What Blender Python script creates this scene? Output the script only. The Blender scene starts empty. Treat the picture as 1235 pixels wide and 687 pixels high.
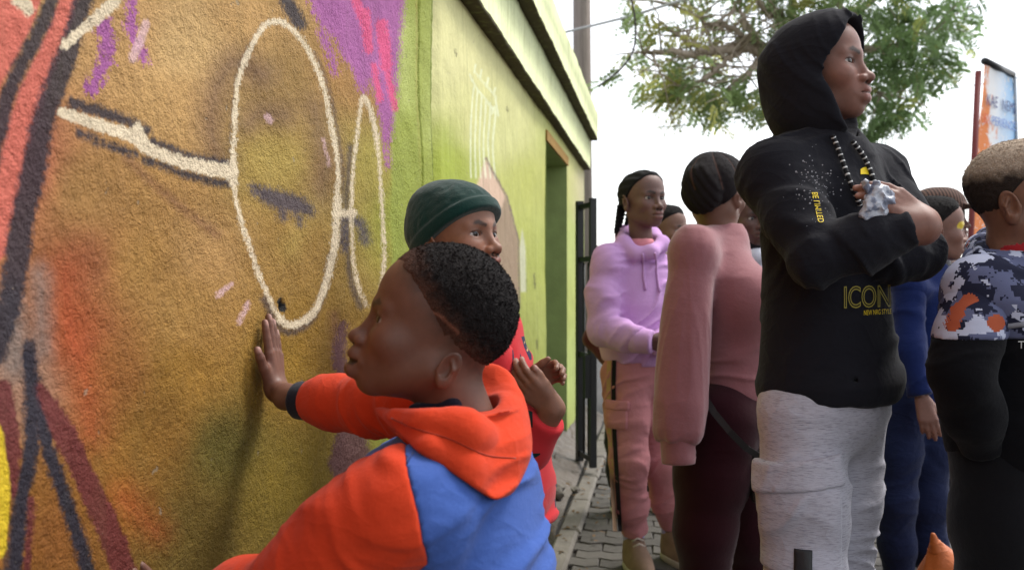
import bpy, bmesh, math, random
import numpy as np
import openvdb
from mathutils import Vector, Matrix
from mathutils.bvhtree import BVHTree
random.seed(4)
# ------------------------------------------------------------------ camera, sky, sun, exposure
FPX, CX, HZ, CAMH = 1100.0, 617.5, 338.0, 1.08          # focal length and horizon in photo pixels, eye height in metres
SC = bpy.context.scene
cam = bpy.data.cameras.new('camera'); cam_o = bpy.data.objects.new('camera', cam); SC.collection.objects.link(cam_o)
cam.sensor_width = 36.0; cam.lens = 36.0 * FPX / 1235.0
cam.shift_y = -(343.5 - HZ) / 1235.0
cam.clip_start = .02; cam.clip_end = 3000
cam_o.location = (0, 0, CAMH); cam_o.rotation_euler = (math.pi / 2, 0, 0)
cam.dof.use_dof = True; cam.dof.focus_distance = 1.6; cam.dof.aperture_fstop = 6.3
SC.camera = cam_o
SUN_EL, SUN_AZ = math.radians(56), math.radians(58)    # azimuth clockwise from +Y (view direction)
w = bpy.data.worlds.new('World'); SC.world = w; w.use_nodes = True
nt = w.node_tree; bg = nt.nodes['Background']; sky = nt.nodes.new('ShaderNodeTexSky')
sky.sky_type = 'NISHITA'; sky.sun_disc = False; sky.sun_elevation = SUN_EL; sky.sun_rotation = SUN_AZ
sky.air_density = 1.0; sky.dust_density = 1.2; sky.ozone_density = 1.0
hs = nt.nodes.new('ShaderNodeHueSaturation'); hs.inputs['Saturation'].default_value = .22     # thin bright overcast
nt.links.new(sky.outputs[0], hs.inputs['Color']); nt.links.new(hs.outputs[0], bg.inputs[0]); bg.inputs[1].default_value = 0.15
sun = bpy.data.lights.new('sun', 'SUN'); sun.energy = 1.5; sun.angle = math.radians(18); sun.color = (1, .96, .90)
sun_o = bpy.data.objects.new('sun', sun); SC.collection.objects.link(sun_o)
sd = Vector((math.sin(SUN_AZ) * math.cos(SUN_EL), math.cos(SUN_AZ) * math.cos(SUN_EL), math.sin(SUN_EL)))
sun_o.rotation_euler = sd.to_track_quat('Z', 'Y').to_euler(); sun_o.location = (5, 5, 8)
vs = SC.view_settings; vs.view_transform = 'Standard'; vs.look = 'None'; vs.gamma = 1; vs.exposure = 1.1
vs.use_curve_mapping = False
SC.cycles.use_denoising = True; SC.cycles.max_bounces = 6; SC.cycles.transparent_max_bounces = 12
# ------------------------------------------------------------------ small numpy field library
F32 = np.float32
def V(*a): return np.array(a, dtype=np.float64)
def unit(v): v = np.asarray(v, float); return v / np.linalg.norm(v)
def lerp(a, b, t): return np.asarray(a, float) * (1 - t) + np.asarray(b, float) * t
def frame(fwd, up=(0, 0, 1), roll=0.0):
    """columns right, forward, up"""
    f = unit(fwd); r = unit(np.cross(f, up)); u = np.cross(r, f)
    if roll:
        c, s = math.cos(roll), math.sin(roll); r, u = r * c + u * s, u * c - r * s
    return np.stack([r, f, u], axis=1)
def at(px, py, Y):
    return V((px - CX) / FPX * Y, Y, CAMH - (py - HZ) / FPX * Y)

def smin(a, b, k):
    h = np.maximum(k - np.abs(a - b), 0) / k
    return np.minimum(a, b) - h * h * (k * .25)
def smax(a, b, k): return -smin(-a, -b, k)
def sphere(P, c, r):
    return np.sqrt(((P - np.asarray(c, F32)) ** 2).sum(1)) - r
def ellip(P, c, r, R=None):
    q = P - np.asarray(c, F32)
    if R is not None: q = q @ np.asarray(R, F32)
    r = np.asarray(r, F32); q1 = q / r
    k0 = np.sqrt((q1 * q1).sum(1)) + 1e-6; q2 = q1 / r
    k1 = np.sqrt((q2 * q2).sum(1)) + 1e-6
    return k0 * (k0 - 1) / k1
def seg(P, a, b, ra, rb=None, par=False):
    rb = ra if rb is None else rb
    a = np.asarray(a, F32); b = np.asarray(b, F32); ba = b - a
    pa = P - a; t = np.clip(pa @ ba / (ba @ ba), 0, 1)
    d = np.sqrt(((pa - t[:, None] * ba) ** 2).sum(1)) - (ra + (rb - ra) * t)
    return (d, t) if par else d
def chain(P, pts, rad, k=.02):
    d = None
    for i in range(len(pts) - 1):
        e = seg(P, pts[i], pts[i + 1], rad[i], rad[i + 1])
        d = e if d is None else smin(d, e, k)
    return d
_rng = np.random.RandomState(7)
_perm = _rng.rand(4096).astype(F32) * 2 - 1
def _h(i, j, k): return _perm[(i * 1619 + j * 31337 + k * 6971 + ((i ^ j) * 13)) & 4095]
def noise(P):
    f = np.floor(P); I = f.astype(np.int32); w = P - f; w = w * w * (3 - 2 * w)
    x, y, z = I[:, 0], I[:, 1], I[:, 2]; u, v, s = w[:, 0], w[:, 1], w[:, 2]
    a = _h(x, y, z) * (1 - u) + _h(x + 1, y, z) * u; b = _h(x, y + 1, z) * (1 - u) + _h(x + 1, y + 1, z) * u
    c = _h(x, y, z + 1) * (1 - u) + _h(x + 1, y, z + 1) * u; d = _h(x, y + 1, z + 1) * (1 - u) + _h(x + 1, y + 1, z + 1) * u
    return (a * (1 - v) + b * v) * (1 - s) + (c * (1 - v) + d * v) * s
def folds(P, axis, f_al, f_ac, seed=0.0, tilt=0.35):
    """rounded cloth folds running round an axis"""
    w = unit(axis); r = unit(np.cross(w, (0.31, 0.57, 0.76))); s = np.cross(w, r)
    q = np.stack([P @ w.astype(F32), P @ r.astype(F32), P @ s.astype(F32)], 1)
    P = P.astype(F32)
    wp = noise(P * 7.3 + F32(seed)); mk = noise(P * 8.1 + F32(seed * 3 + 40))
    al = (q[:, 0] + (q[:, 1] + q[:, 2] * .6) * tilt) * (f_al * 1.35) + wp * 1.5
    n = noise(np.stack([al + seed, q[:, 1] * f_ac + 3.1 + seed, q[:, 2] * f_ac + 9.7], 1).astype(F32))
    n2 = noise(np.stack([al * 1.9 + seed + 7, q[:, 1] * f_ac * 2.0 + 5.1 + seed, q[:, 2] * f_ac * 2.0 + 1.7], 1).astype(F32))
    m = np.clip(mk * 1.7 + .5, 0, 1)
    r = np.exp(-(n / .20) ** 2) - .3; r2 = np.exp(-(n2 / .22) ** 2) - .3
    return 1.45 * r * (.12 + .88 * m) + .7 * r2 * (.1 + .9 * (1 - m) * np.clip(mk * 1.2 + .8, 0, 1))
def groove(d, P, pts, r=.006, k=.006):
    return smax(d, -chain(P, pts, [r] * len(pts), .004), k)
def sleeve(P, pts, rad, amp=.004, f_al=28, f_ac=7, seed=0., k=.03, cut=True):
    """tube of cloth along a poly-line with folds that grow round the bends"""
    D = None; disp = 0
    n = len(pts) - 1
    for i in range(n):
        d = seg(P, pts[i], pts[i + 1], rad[i], rad[i + 1])
        if amp: d = d - amp * folds(P, pts[i + 1] - pts[i], f_al, f_ac, seed + i * 5.3)
        D = d if D is None else smin(D, d, k)
    if cut:
        e = unit(pts[-1] - pts[-2]); t = (P - np.asarray(pts[-1], F32)) @ e.astype(F32)
        near = np.sqrt(((P - np.asarray(pts[-1], F32)) ** 2).sum(1)) < rad[-1] * 2.5
        D = np.where(near, smax(D, t, .006), D)
    return D
def loft(P, p0, p1, right, secs, e=2.3):
    """elliptical sections along p0->p1.  secs: (t, half_width, half_depth, shift_right, shift_forward)"""
    p0 = np.asarray(p0, float); p1 = np.asarray(p1, float); L = np.linalg.norm(p1 - p0); w = (p1 - p0) / L
    f = unit(np.cross(w, right)); r = np.cross(f, w)
    q = P - p0.astype(F32)
    z = q @ w.astype(F32); x = q @ r.astype(F32); y = q @ f.astype(F32)
    t = z / L; S = np.array(secs, float)
    g = [np.interp(t, S[:, 0], S[:, i]).astype(F32) for i in range(1, 5)]
    X = np.abs(x - g[2]) / g[0]; Y = np.abs(y - g[3]) / g[1]
    k = (X ** e + Y ** e + 1e-9) ** (1 / e)
    d = (k - 1) * np.minimum(g[0], g[1])
    cap = np.maximum(S[0, 0] * L - z, z - S[-1, 0] * L)
    return smax(d, cap, .016)
def mesh_field(fn, lo, hi, vox, block=4):
    lo = np.asarray(lo, float) - vox * 3; hi = np.asarray(hi, float) + vox * 3
    nb = np.ceil((hi - lo) / (vox * block)).astype(int); B = block
    ax = [lo[i] + (np.arange(nb[i]) * B + (B - 1) / 2) * vox for i in range(3)]
    C = np.stack(np.meshgrid(*ax, indexing='ij'), -1).reshape(-1, 3).astype(F32)
    d0 = np.concatenate([fn(c) for c in np.array_split(C, max(1, len(C) // 60000))])
    band = vox * 3
    keep = np.abs(d0) < vox * B * .87 * 1.5 + band * .6
    arr = np.repeat(np.repeat(np.repeat(np.where(d0 > 0, band, -band).astype(F32).reshape(nb), B, 0), B, 1), B, 2)
    idx = np.nonzero(keep)[0]
    off = (np.stack(np.meshgrid(*[np.arange(B)] * 3, indexing='ij'), -1).reshape(-1, 3) - (B - 1) / 2) * vox
    A6 = arr.reshape(nb[0], B, nb[1], B, nb[2], B)
    for ch in np.array_split(idx, max(1, len(idx) // 900)):
        if not len(ch): continue
        P = (C[ch][:, None, :] + off[None].astype(F32)).reshape(-1, 3)
        d = np.clip(fn(P), -band, band).reshape(-1, B, B, B)
        i, j, k = np.unravel_index(ch, nb)
        A6[i, :, j, :, k, :] = d
    g = openvdb.FloatGrid(band); g.copyFromArray(arr.astype(F32))
    v, q = g.convertToQuads(isovalue=0.0)
    v = np.asarray(v, float) * vox + lo
    return v, np.asarray(q)[:, ::-1]

# ------------------------------------------------------------------ linking
COL = bpy.context.scene.collection
def new_obj(name, data, parent=None, mat=None):
    o = bpy.data.objects.new(name, data); COL.objects.link(o)
    if parent is not None: o.parent = parent
    if mat is not None: o.data.materials.append(mat)
    return o
def tag(o, label, cat, group=None, kind=None):
    if label: o['label'] = label
    if cat: o['category'] = cat
    if group: o['group'] = group
    if kind: o['kind'] = kind
    return o
def empty(name, loc, label, cat, group=None):
    o = new_obj(name, None); o.location = loc; o.empty_display_size = .1
    return tag(o, label, cat, group)
def root_of(o):
    p = V(0, 0, 0)
    while o is not None: p = p + np.array(o.location); o = o.parent
    return p
def mesh_np(name, v, faces, parent=None, mat=None, col=None, smooth=True, attrs=None):
    org = root_of(parent)
    me = bpy.data.meshes.new(name)
    v = np.asarray(v, float) - org
    if isinstance(faces, np.ndarray):
        n = faces.shape[1]; me.vertices.add(len(v)); me.vertices.foreach_set('co', v.astype(F32).ravel())
        me.loops.add(faces.size); me.loops.foreach_set('vertex_index', faces.astype(np.int32).ravel())
        me.polygons.add(len(faces)); me.polygons.foreach_set('loop_start', np.arange(len(faces), dtype=np.int32) * n)
        me.update(calc_edges=True)
    else:
        me.from_pydata([tuple(p) for p in v], [], faces); me.update()
    if smooth: me.polygons.foreach_set('use_smooth', np.ones(len(me.polygons), bool))
    if col is not None:
        c = np.ones((len(v), 4), F32); c[:, :3] = col
        a = me.color_attributes.new('Col', 'FLOAT_COLOR', 'POINT'); a.data.foreach_set('color', c.ravel())
    for k, x in (attrs or {}).items():
        a = me.attributes.new(k, 'FLOAT', 'POINT'); a.data.foreach_set('value', np.asarray(x, F32))
    return new_obj(name, me, parent, mat)

def prism(P, poly, scale=1050.):
    """signed distance (metres, roughly) to a traced outline seen from the eye point"""
    Y = np.maximum(P[:, 1], .1); x = P[:, 0] / Y * FPX + CX; y = HZ - (P[:, 2] - CAMH) / Y * FPX
    return (d_poly(x, y, poly) / scale).astype(F32)
JOBS = []
def job(fn, lo, hi, vox, done):
    """queue a field to be meshed (threaded); done(verts, quads) makes the object"""
    JOBS.append((fn, lo, hi, vox, done))
def run_jobs():
    from concurrent.futures import ThreadPoolExecutor
    with ThreadPoolExecutor(4) as ex:
        fut = [ex.submit(mesh_field, *j[:4]) for j in JOBS]
        for j, f in zip(JOBS, fut): j[4](*f.result())
    JOBS.clear()
def pts_bounds(pts, m):
    p = np.array(pts, float); return p.min(0) - m, p.max(0) + m
def s2l(c):
    c = np.asarray(c, float) / 255.; return np.where(c <= .04045, c / 12.92, ((c + .055) / 1.055) ** 2.4)
# ------------------------------------------------------------------ materials
class NT:
    def __init__(s, name):
        s.m = bpy.data.materials.new(name); s.m.use_nodes = True; s.t = s.m.node_tree; s.b = s.t.nodes['Principled BSDF']
    def n(s, ty, **kw):
        x = s.t.nodes.new('ShaderNode' + ty)
        for k, v in kw.items(): setattr(x, k, v)
        return x
    def l(s, a, b): s.t.links.new(a, b)
    def val(s, sock, v):
        if isinstance(v, (int, float)): sock.default_value = v
        elif isinstance(v, (tuple, list, np.ndarray)):
            sock.default_value = tuple(float(c) for c in v) + ((1.,) if len(v) == 3 and sock.type == 'RGBA' else ())
        else: s.l(v, sock)
    def math(s, op, a, b=0., c=0., clamp=False):
        x = s.n('Math', operation=op, use_clamp=clamp); s.val(x.inputs[0], a); s.val(x.inputs[1], b); s.val(x.inputs[2], c); return x.outputs[0]
    def mix(s, f, a, b, blend='MIX'):
        x = s.n('Mix', data_type='RGBA', blend_type=blend); s.val(x.inputs[0], f); s.val(x.inputs[6], a); s.val(x.inputs[7], b); return x.outputs[2]
    def noise(s, scale, detail=3., rough=.55, vec=None, out=0, dist=0.):
        x = s.n('TexNoise'); x.inputs['Scale'].default_value = scale; x.inputs['Detail'].default_value = detail; x.inputs['Roughness'].default_value = rough
        x.inputs['Distortion'].default_value = dist
        s.l(vec if vec is not None else s.co(), x.inputs['Vector']); return x.outputs[out]
    def co(s, which='Object'):
        if not hasattr(s, '_tc'): s._tc = s.n('TexCoord')
        return s._tc.outputs[which]
    def map(s, scale=(1, 1, 1), loc=(0, 0, 0), rot=(0, 0, 0), vec=None):
        x = s.n('Mapping'); x.inputs['Scale'].default_value = scale; x.inputs['Location'].default_value = loc; x.inputs['Rotation'].default_value = rot
        s.l(vec if vec is not None else s.co(), x.inputs['Vector']); return x.outputs[0]
    def ramp(s, f, stops, interp='LINEAR'):
        x = s.n('ValToRGB'); x.color_ramp.interpolation = interp; e = x.color_ramp.elements
        while len(e) < len(stops): e.new(.5)
        for i, (p, c) in enumerate(stops):
            e[i].position = p; e[i].color = tuple(c) + (1,) if len(c) == 3 else c
        s.l(f, x.inputs[0]); return x.outputs[0]
    def attr(s, name, out='Fac'):
        x = s.n('Attribute'); x.attribute_name = name; return x.outputs[out]
    def bump(s, h, strength=.3, dist=.01, prev=None):
        x = s.n('Bump'); x.inputs['Strength'].default_value = strength; x.inputs['Distance'].default_value = dist
        s.l(h, x.inputs['Height']); 
        if prev is not None: s.l(prev, x.inputs['Normal'])
        return x.outputs[0]
    def done(s, color=None, rough=.8, normal=None, spec=.3, **kw):
        b = s.b
        if color is not None: s.val(b.inputs['Base Color'], color)
        s.val(b.inputs['Roughness'], rough); b.inputs['Specular IOR Level'].default_value = spec
        if normal is not None: s.l(normal, b.inputs['Normal'])
        for k, v in kw.items(): s.val(b.inputs[k.replace('_', ' ')], v)
        return s.m
def hexc(*c): return tuple(s2l(c))
def fabric(name, c, var=.25, weave=900., bump=.25, sheen=.15, rough=.92, spec=.12, wr=0., streak=None, use_col=False):
    t = NT(name)
    col = t.attr('Col', 'Color') if use_col else c
    n1 = t.noise(14, 4); n2 = t.noise(weave, 2, .7)
    k = t.math('ADD', t.math('MULTIPLY', n1, var), t.math('MULTIPLY', n2, var * 1.3))
    k = t.math('ADD', k, 1 - var * 1.15)
    cc = t.mix(1., col, (1, 1, 1), 'MULTIPLY'); x = t.n('VectorMath', operation='SCALE'); t.l(cc, x.inputs[0]); t.l(k, x.inputs['Scale'])
    out = x.outputs[0]
    if streak is not None:
        s = t.noise(1., 5, .65, t.map((60, 60, 900)))
        f = t.ramp(s, [(.50, (0, 0, 0)), (.66, (1, 1, 1))])
        s2 = t.noise(1., 2, .5, t.map((160, 160, 420)))
        out = t.mix(t.math('MULTIPLY', f, .75), out, streak)
    nb = t.bump(n2, bump, .0015); nb = t.bump(t.noise(95, 3, .6), .22, .004, nb)
    if wr:
        w1 = t.noise(1., 2, .5, t.map((9, 9, 15), rot=(.5, .3, .2)), dist=.8); w2 = t.noise(1., 2, .5, t.map((17, 17, 28), rot=(-.4, .5, .8)), dist=.7)
        cr = lambda x: t.math('POWER', t.math('SUBTRACT', 1., t.math('MULTIPLY', t.math('ABSOLUTE', t.math('SUBTRACT', x, .5)), 2.)), 6.)
        nb = t.bump(t.math('ADD', cr(w1), t.math('MULTIPLY', cr(w2), .35)), min(1., wr * .9), .007, nb)
    return t.done(out, rough, nb, spec, Sheen_Weight=sheen, Sheen_Roughness=.5)
def skin_mat(name='skin'):
    t = NT(name); c = t.attr('Col', 'Color')
    n1 = t.noise(30, 4); n2 = t.noise(700, 2, .6)
    k = t.math('ADD', t.math('ADD', t.math('MULTIPLY', n1, .45), t.math('MULTIPLY', t.noise(120, 4, .65), .30)), .62); x = t.n('VectorMath', operation='SCALE'); t.l(c, x.inputs[0]); t.l(k, x.inputs['Scale'])
    r = t.math('ADD', t.math('MULTIPLY', n1, .3), .38)
    m = t.done(x.outputs[0], r, t.bump(t.math('ADD', n2, t.math('MULTIPLY', t.noise(1500, 2), .6)), .22, .0009), .42, Subsurface_Weight=.12, Coat_Weight=.0)
    t.b.inputs['Subsurface Radius'].default_value = (.9, .35, .2); t.b.inputs['Subsurface Scale'].default_value = .006
    return m
def plain(name, c, rough=.6, var=.2, scale=20., bump=0., bscale=200., spec=.3, metal=0.):
    t = NT(name); n = t.noise(scale, 5)
    k = t.math('ADD', t.math('MULTIPLY', n, var * 2), 1 - var); x = t.n('VectorMath', operation='SCALE'); x.inputs[0].default_value = c; t.l(k, x.inputs['Scale'])
    nb = t.bump(t.noise(bscale, 4), bump, .004) if bump else None
    return t.done(x.outputs[0], rough, nb, spec, Metallic=metal)
def hair_mat(name, scale=760., use_col=False, c=(.014, .011, .010)):
    t = NT(name)
    v = t.n('TexVoronoi'); v.inputs['Scale'].default_value = scale; t.l(t.co(), v.inputs['Vector'])
    n = t.noise(scale * .5, 3)
    h = t.math('ADD', v.outputs['Distance'], n)
    k = t.math('ADD', t.math('MULTIPLY', h, .9), .2); x = t.n('VectorMath', operation='SCALE')
    if use_col: t.l(t.attr('Col', 'Color'), x.inputs[0])
    else: x.inputs[0].default_value = c
    t.l(k, x.inputs['Scale'])
    return t.done(x.outputs[0], .8, t.bump(h, .8, .0028), .14)
M_SKIN = skin_mat(); M_HAIR = hair_mat('hair', use_col=True)
_t = NT('eye'); M_EYE = _t.done(_t.attr('Col', 'Color'), .12, None, .5)
# ------------------------------------------------------------------ people
class Head:
    """local axes: x subject's right, y forward, z up, metres on a 0.21 m tall head, times scale"""
    def __init__(s, c, fwd, scale=1., roll=0., ear=(-.012, -.012), crown=0., jaw=1., nose=1., lips=1., long_face=0., neck=.046, neck_to=None, mouth_open=0., ears=True, es=1., pout=0.):
        s.c = np.asarray(c, float); s.R = frame(fwd, roll=roll); s.k = scale; s.ear = ear; s.crown = crown; s.jaw = jaw
        s.nose = nose; s.lips = lips; s.neck = neck; s.neck_to = neck_to; s.mo = mouth_open; s.ears = ears; s.es = es; s.po = pout
    def loc(s, P): return ((P - s.c.astype(F32)) @ s.R.astype(F32)) / F32(s.k)
    def world(s, p): return s.c + s.R @ (np.asarray(p, float) * s.k)
    def skull(s, p):
        c = s.crown
        d = ellip(p, (0, -.014, .026 + c * .5), (.074, .092, .080 + c * .5))
        d = smin(d, ellip(p, (0, .036, .040), (.060, .050, .056)), .03)
        return d
    def face(s, p):
        m = np.abs(p[:, 0:1]); q = np.concatenate([m, p[:, 1:]], 1)            # mirror
        d = s.skull(p); j = s.jaw
        d = smin(d, ellip(p, (0, .028, -.034), (.056 * j, .056, .066)), .03)
        d = smin(d, seg(q, (.046 * j, -.012, -.052), (.012, .062, -.088), .017, .015), .028)
        d = smin(d, ellip(p, (0, .070, -.090), (.020, .016, .015)), .018)      # chin
        d = smin(d, ellip(q, (.036, .056, -.026), (.026, .026, .024)), .022)   # cheek
        d = smin(d, ellip(p, (0, .068, -.060), (.034, .026, .030)), .020)      # muzzle
        d = smin(d, seg(q, (.004, .083, .018), (.042, .068, .016), .0085, .007), .014)   # brow
        d = smax(d, -ellip(q, (.031, .096, -.001), (.019, .015, .0125)), .012) # socket
        # lids
        eye = (.031, .0655, -.001)
        lid = sphere(q, eye, .0162)
        d = smin(d, lid, .006)
        opening = ellip(q, (.033, .081, -.0016), (.0148, .018, .0046))
        d = smax(d, -opening, .0018)
        # nose
        n = s.nose
        d = smin(d, seg(p, (0, .082, .006), (0, .098, -.030), .0068, .0092), .012)
        d = smin(d, ellip(p, (0, .103, -.034), (.0115, .0115, .0100)), .008)
        d = smin(d, ellip(q, (.0130 * n, .0935, -.037), (.0085 * n, .0105, .0082)), .006)
        d = smax(d, -ellip(q, (.0085 * n, .0985, -.0455), (.0042, .0062, .0048)), .003)
        # lips
        l = s.lips; o = s.mo; q0 = q; q = q - np.array([0, s.po, 0], F32)
        up = chain(q, [V(0, .0950, -.0580), V(.010, .0928, -.0565), V(.025, .0805, -.0640)], [.0082 * l, .0078 * l, .0032], .006)
        lo = chain(q, [V(0, .0932, -.0730 - o), V(.010, .0908, -.0725 - o), V(.024, .0805, -.0658)], [.0092 * l, .0085 * l, .0032], .006)
        d = smin(d, up, .007); d = smin(d, lo, .007)
        d = smax(d, -chain(q, [V(0, .1045, -.0652 - o * .5), V(.012, .1005, -.0646 - o * .5), V(.0235, .0865, -.0650)], [.0017 + o * .5, .0016 + o * .4, .001], .003), .003)
        q = q0
        d = smax(d, -seg(p, (0, .096, -.046), (0, .101, -.054), .0016), .004)   # philtrum
        # ears
        if s.ears:
            q = (q - V(.0735, s.ear[0], s.ear[1]).astype(F32)) / F32(s.es) + V(.0735, s.ear[0], s.ear[1]).astype(F32)
            ec = V(.0735, s.ear[0], s.ear[1]); er = frame((.32, .92, .20), (0.25, 0, 1))
            e = ellip(q, ec, (.0062, .0195, .0310), er)
            e = smin(e, ellip(q, ec + V(0, .003, -.024), (.0055, .010, .012), er), .008)
            e = smax(e, -ellip(q, ec + V(.0072, .0015, .004), (.0065, .0125, .0215), er), .003)
            e = smin(e, ellip(q, ec + V(.0005, .0155, -.003), (.004, .0045, .007), er), .004)
            e = smin(e, chain(q, [ec + V(.004, -.002, .014), ec + V(.0045, -.007, 0), ec + V(.003, -.003, -.013)], [.0026, .003, .0026], .003), .004)
            d = smin(d, e * s.es, .0065)
        return d
    def field(s, P):
        p = s.loc(P); d = s.face(p) * s.k
        a = s.world((0, -.022, -.045)); b = s.neck_to if s.neck_to is not None else s.world((0, -.04, -.17))
        d = smin(d, seg(P, a, b, s.neck * s.k, s.neck * s.k * 1.06), .025)
        return d
    def bounds(s):
        pts = [s.world(p) for p in [(x, y, z) for x in (-.09, .09) for y in (-.12, .125) for z in (-.115, .13 + s.crown)]]
        if s.neck_to is not None: pts += [s.neck_to + V(a, a, 0) * .06 for a in (-1, 1)]
        return pts_bounds(pts, .005)
    def colors(s, v, base, lip, extra=None):
        p = s.loc(v.astype(F32)); c = np.repeat(np.asarray(base, float)[None], len(v), 0)
        q = np.concatenate([np.abs(p[:, :1]), p[:, 1:]], 1)
        def mix(w, col): 
            w = np.clip(w, 0, 1)[:, None]; c[:] = c * (1 - w) + np.asarray(col) * w
        near = 1 - np.clip((-p[:, 1] + .02) / .06, 0, 1)
        mix(.35 * np.clip(1 - ellip(q, (.036, .075, -.028), (.02, .02, .02)) / .02, 0, 1), np.asarray(base) * V(1.35, 1.1, 1.05))
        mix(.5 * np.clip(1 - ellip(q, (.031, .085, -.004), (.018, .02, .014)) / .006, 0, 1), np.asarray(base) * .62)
        o = s.mo; q0 = q; q = q - np.array([0, s.po, 0], F32)
        up = chain(q, [V(0, .0975, -.0585), V(.010, .0950, -.0570), V(.024, .0830, -.0640)], [.0074, .0068, .0026], .006)
        lo = chain(q, [V(0, .0955, -.0728 - o), V(.010, .0930, -.0722 - o), V(.023, .0830, -.0658)], [.0086, .0078, .0026], .006)
        q = q0; mix(.85 * np.clip(.5 - np.minimum(up, lo) / .003, 0, 1), lip)
        mix(1.0 * np.clip(.5 - (np.abs(p[:, 2] + .0652 + o * .5) - .0012 - o * .5) / .002, 0, 1) * (q[:, 0] < .022) * (p[:, 1] > .07), np.asarray(base) * .18)
        mix(np.clip(1.2 - ellip(q, (.0085 * s.nose, .0985, -.0462), (.0040, .0060, .0045)) / .002, 0, 1) * .9, np.asarray(base) * .12)
        br = chain(q, [V(.014, .0905, .0165), V(.030, .0860, .0225), V(.045, .0700, .0180)], [.0032, .0036, .0016], .004)
        br = br - .0012 * noise(p * 700)
        mix(.82 * np.clip(.5 - (np.minimum(br, 1) - .001) / .003, 0, 1) , V(.010, .008, .007))
        ee = ellip(q, (.032, .083, -.0012), (.0150, .02, .0066)); 
        mix(.9 * np.clip(1 - np.abs(ee - .0004) / .0016, 0, 1) * (p[:, 1] > .06) * (p[:, 2] > -.003), V(.008, .006, .006))
        return c
    def eyes(s, parent, look=(0, 1, 0)):
        for sx in (-1, 1):
            c = V(sx * .031, .0655, -.001); g = unit(look); R = frame(g)
            n, m = 20, 20; vs = []; cs = []
            th = np.linspace(0, math.pi, n + 1)
            for t in th:
                for k in range(m):
                    a = 2 * math.pi * k / m
                    d = R @ V(math.sin(t) * math.cos(a), math.cos(t), math.sin(t) * math.sin(a))
                    vs.append(s.world(c + d * (.01475 + (.0006 if t < .45 else 0))))
                    cs.append((.004, .003, .003) if t < .19 else (.030, .014, .008) if t < .44 else (.012, .010, .010) if t < .50 else (.50, .44, .40))
            f = [(i * m + k, i * m + (k + 1) % m, (i + 1) * m + (k + 1) % m, (i + 1) * m + k) for i in range(n) for k in range(m)]
            mesh_np('eye', vs, f, parent, M_EYE, np.array(cs))

def hand_pts(w, d, th, pa, L, curl=(.2, .25, .3, .35), spread=.06, thumb=(.55, .35, .1), splay=0.):
    """chains of finger joints in world space"""
    d = unit(d); th = unit(np.asarray(th) - d * np.dot(th, d)); n = unit(np.cross(d, th)); pa = n if np.dot(n, pa) > 0 else -n
    out = []
    kx = (.150, .052, -.048, -.140); ky = (.50, .52, .50, .455); ln = (.42, .47, .43, .34)
    for i in range(4):
        base = w + L * (d * ky[i] + th * kx[i])
        ang = (1.5 - i) * spread + splay; dr = d * math.cos(ang) + th * math.sin(ang)
        pts = [base]; a = 0.0
        for ph in (.46, .30, .24):
            a += curl[i] if np.isscalar(curl[i]) else curl[i][len(pts) - 1]
            pts.append(pts[-1] + L * ln[i] * ph * (dr * math.cos(a) + pa * math.sin(a)))
        out.append(pts)
    # thumb: out angle, palm-wards angle, bend
    b = w + L * (d * .10 + th * .12 + pa * .03)
    o, pw, bd = thumb
    d1 = unit(d * math.cos(o) + th * math.sin(o) + pa * math.tan(pw))
    d2 = unit(d1 * math.cos(bd) + (d * .8 - th * .4 + pa * .3) * math.sin(bd))
    t1 = b + L * .26 * d1; t2 = t1 + L * .17 * d2; d3 = unit(d2 + (d - th * .3) * bd * .5); t3 = t2 + L * .12 * d3
    return dict(w=np.asarray(w, float), d=d, th=th, pa=pa, L=L, f=out, t=[b, t1, t2, t3])
def hand_field(P, H):
    L = H['L']; w = H['w']; d = None
    for i, f in enumerate(H['f']):
        x = (.075, .025, -.025, -.075)[i]
        e = seg(P, w + L * H['th'] * x, f[0], .085 * L, .068 * L)
        d = e if d is None else smin(d, e, .05 * L)
    th = H['t']
    fd = chain(P, th, [.085 * L, .066 * L, .056 * L, .046 * L], .03 * L)
    d = smin(d, fd, .07 * L)
    for i, f in enumerate(H['f']):
        r = (.055, .058, .054, .047)[i] * L
        fd = chain(P, f, [r * 1.08, r * .98, r * .9, r * .78], .012 * L)
        d = smin(d, fd, .014 * L)
    return d
def hand_bounds(H): 
    p = [q for f in H['f'] for q in f] + H['t'] + [H['w']]
    return pts_bounds(p, .10 * H['L'])
def hand_nails(v, c, H, r=.048):
    L = H['L']
    for i, f in enumerate(H['f'] + [H['t']]):
        tip = f[-1]; dr = unit(f[-1] - f[-2])
        pn = -H['pa'] + dr * np.dot(H['pa'], dr); pn = unit(pn)
        if i == 4: pn = unit(pn * .6 + H['th'] * .5)
        ctr = tip + pn * r * L * .8 - dr * .01 * L
        d = np.sqrt(((v - ctr) ** 2).sum(1))
        k = np.clip(1.3 - d / (.045 * L), 0, 1)[:, None] * .75
        c[:] = c * (1 - k) + V(.50, .30, .25) * k
    return c
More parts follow.
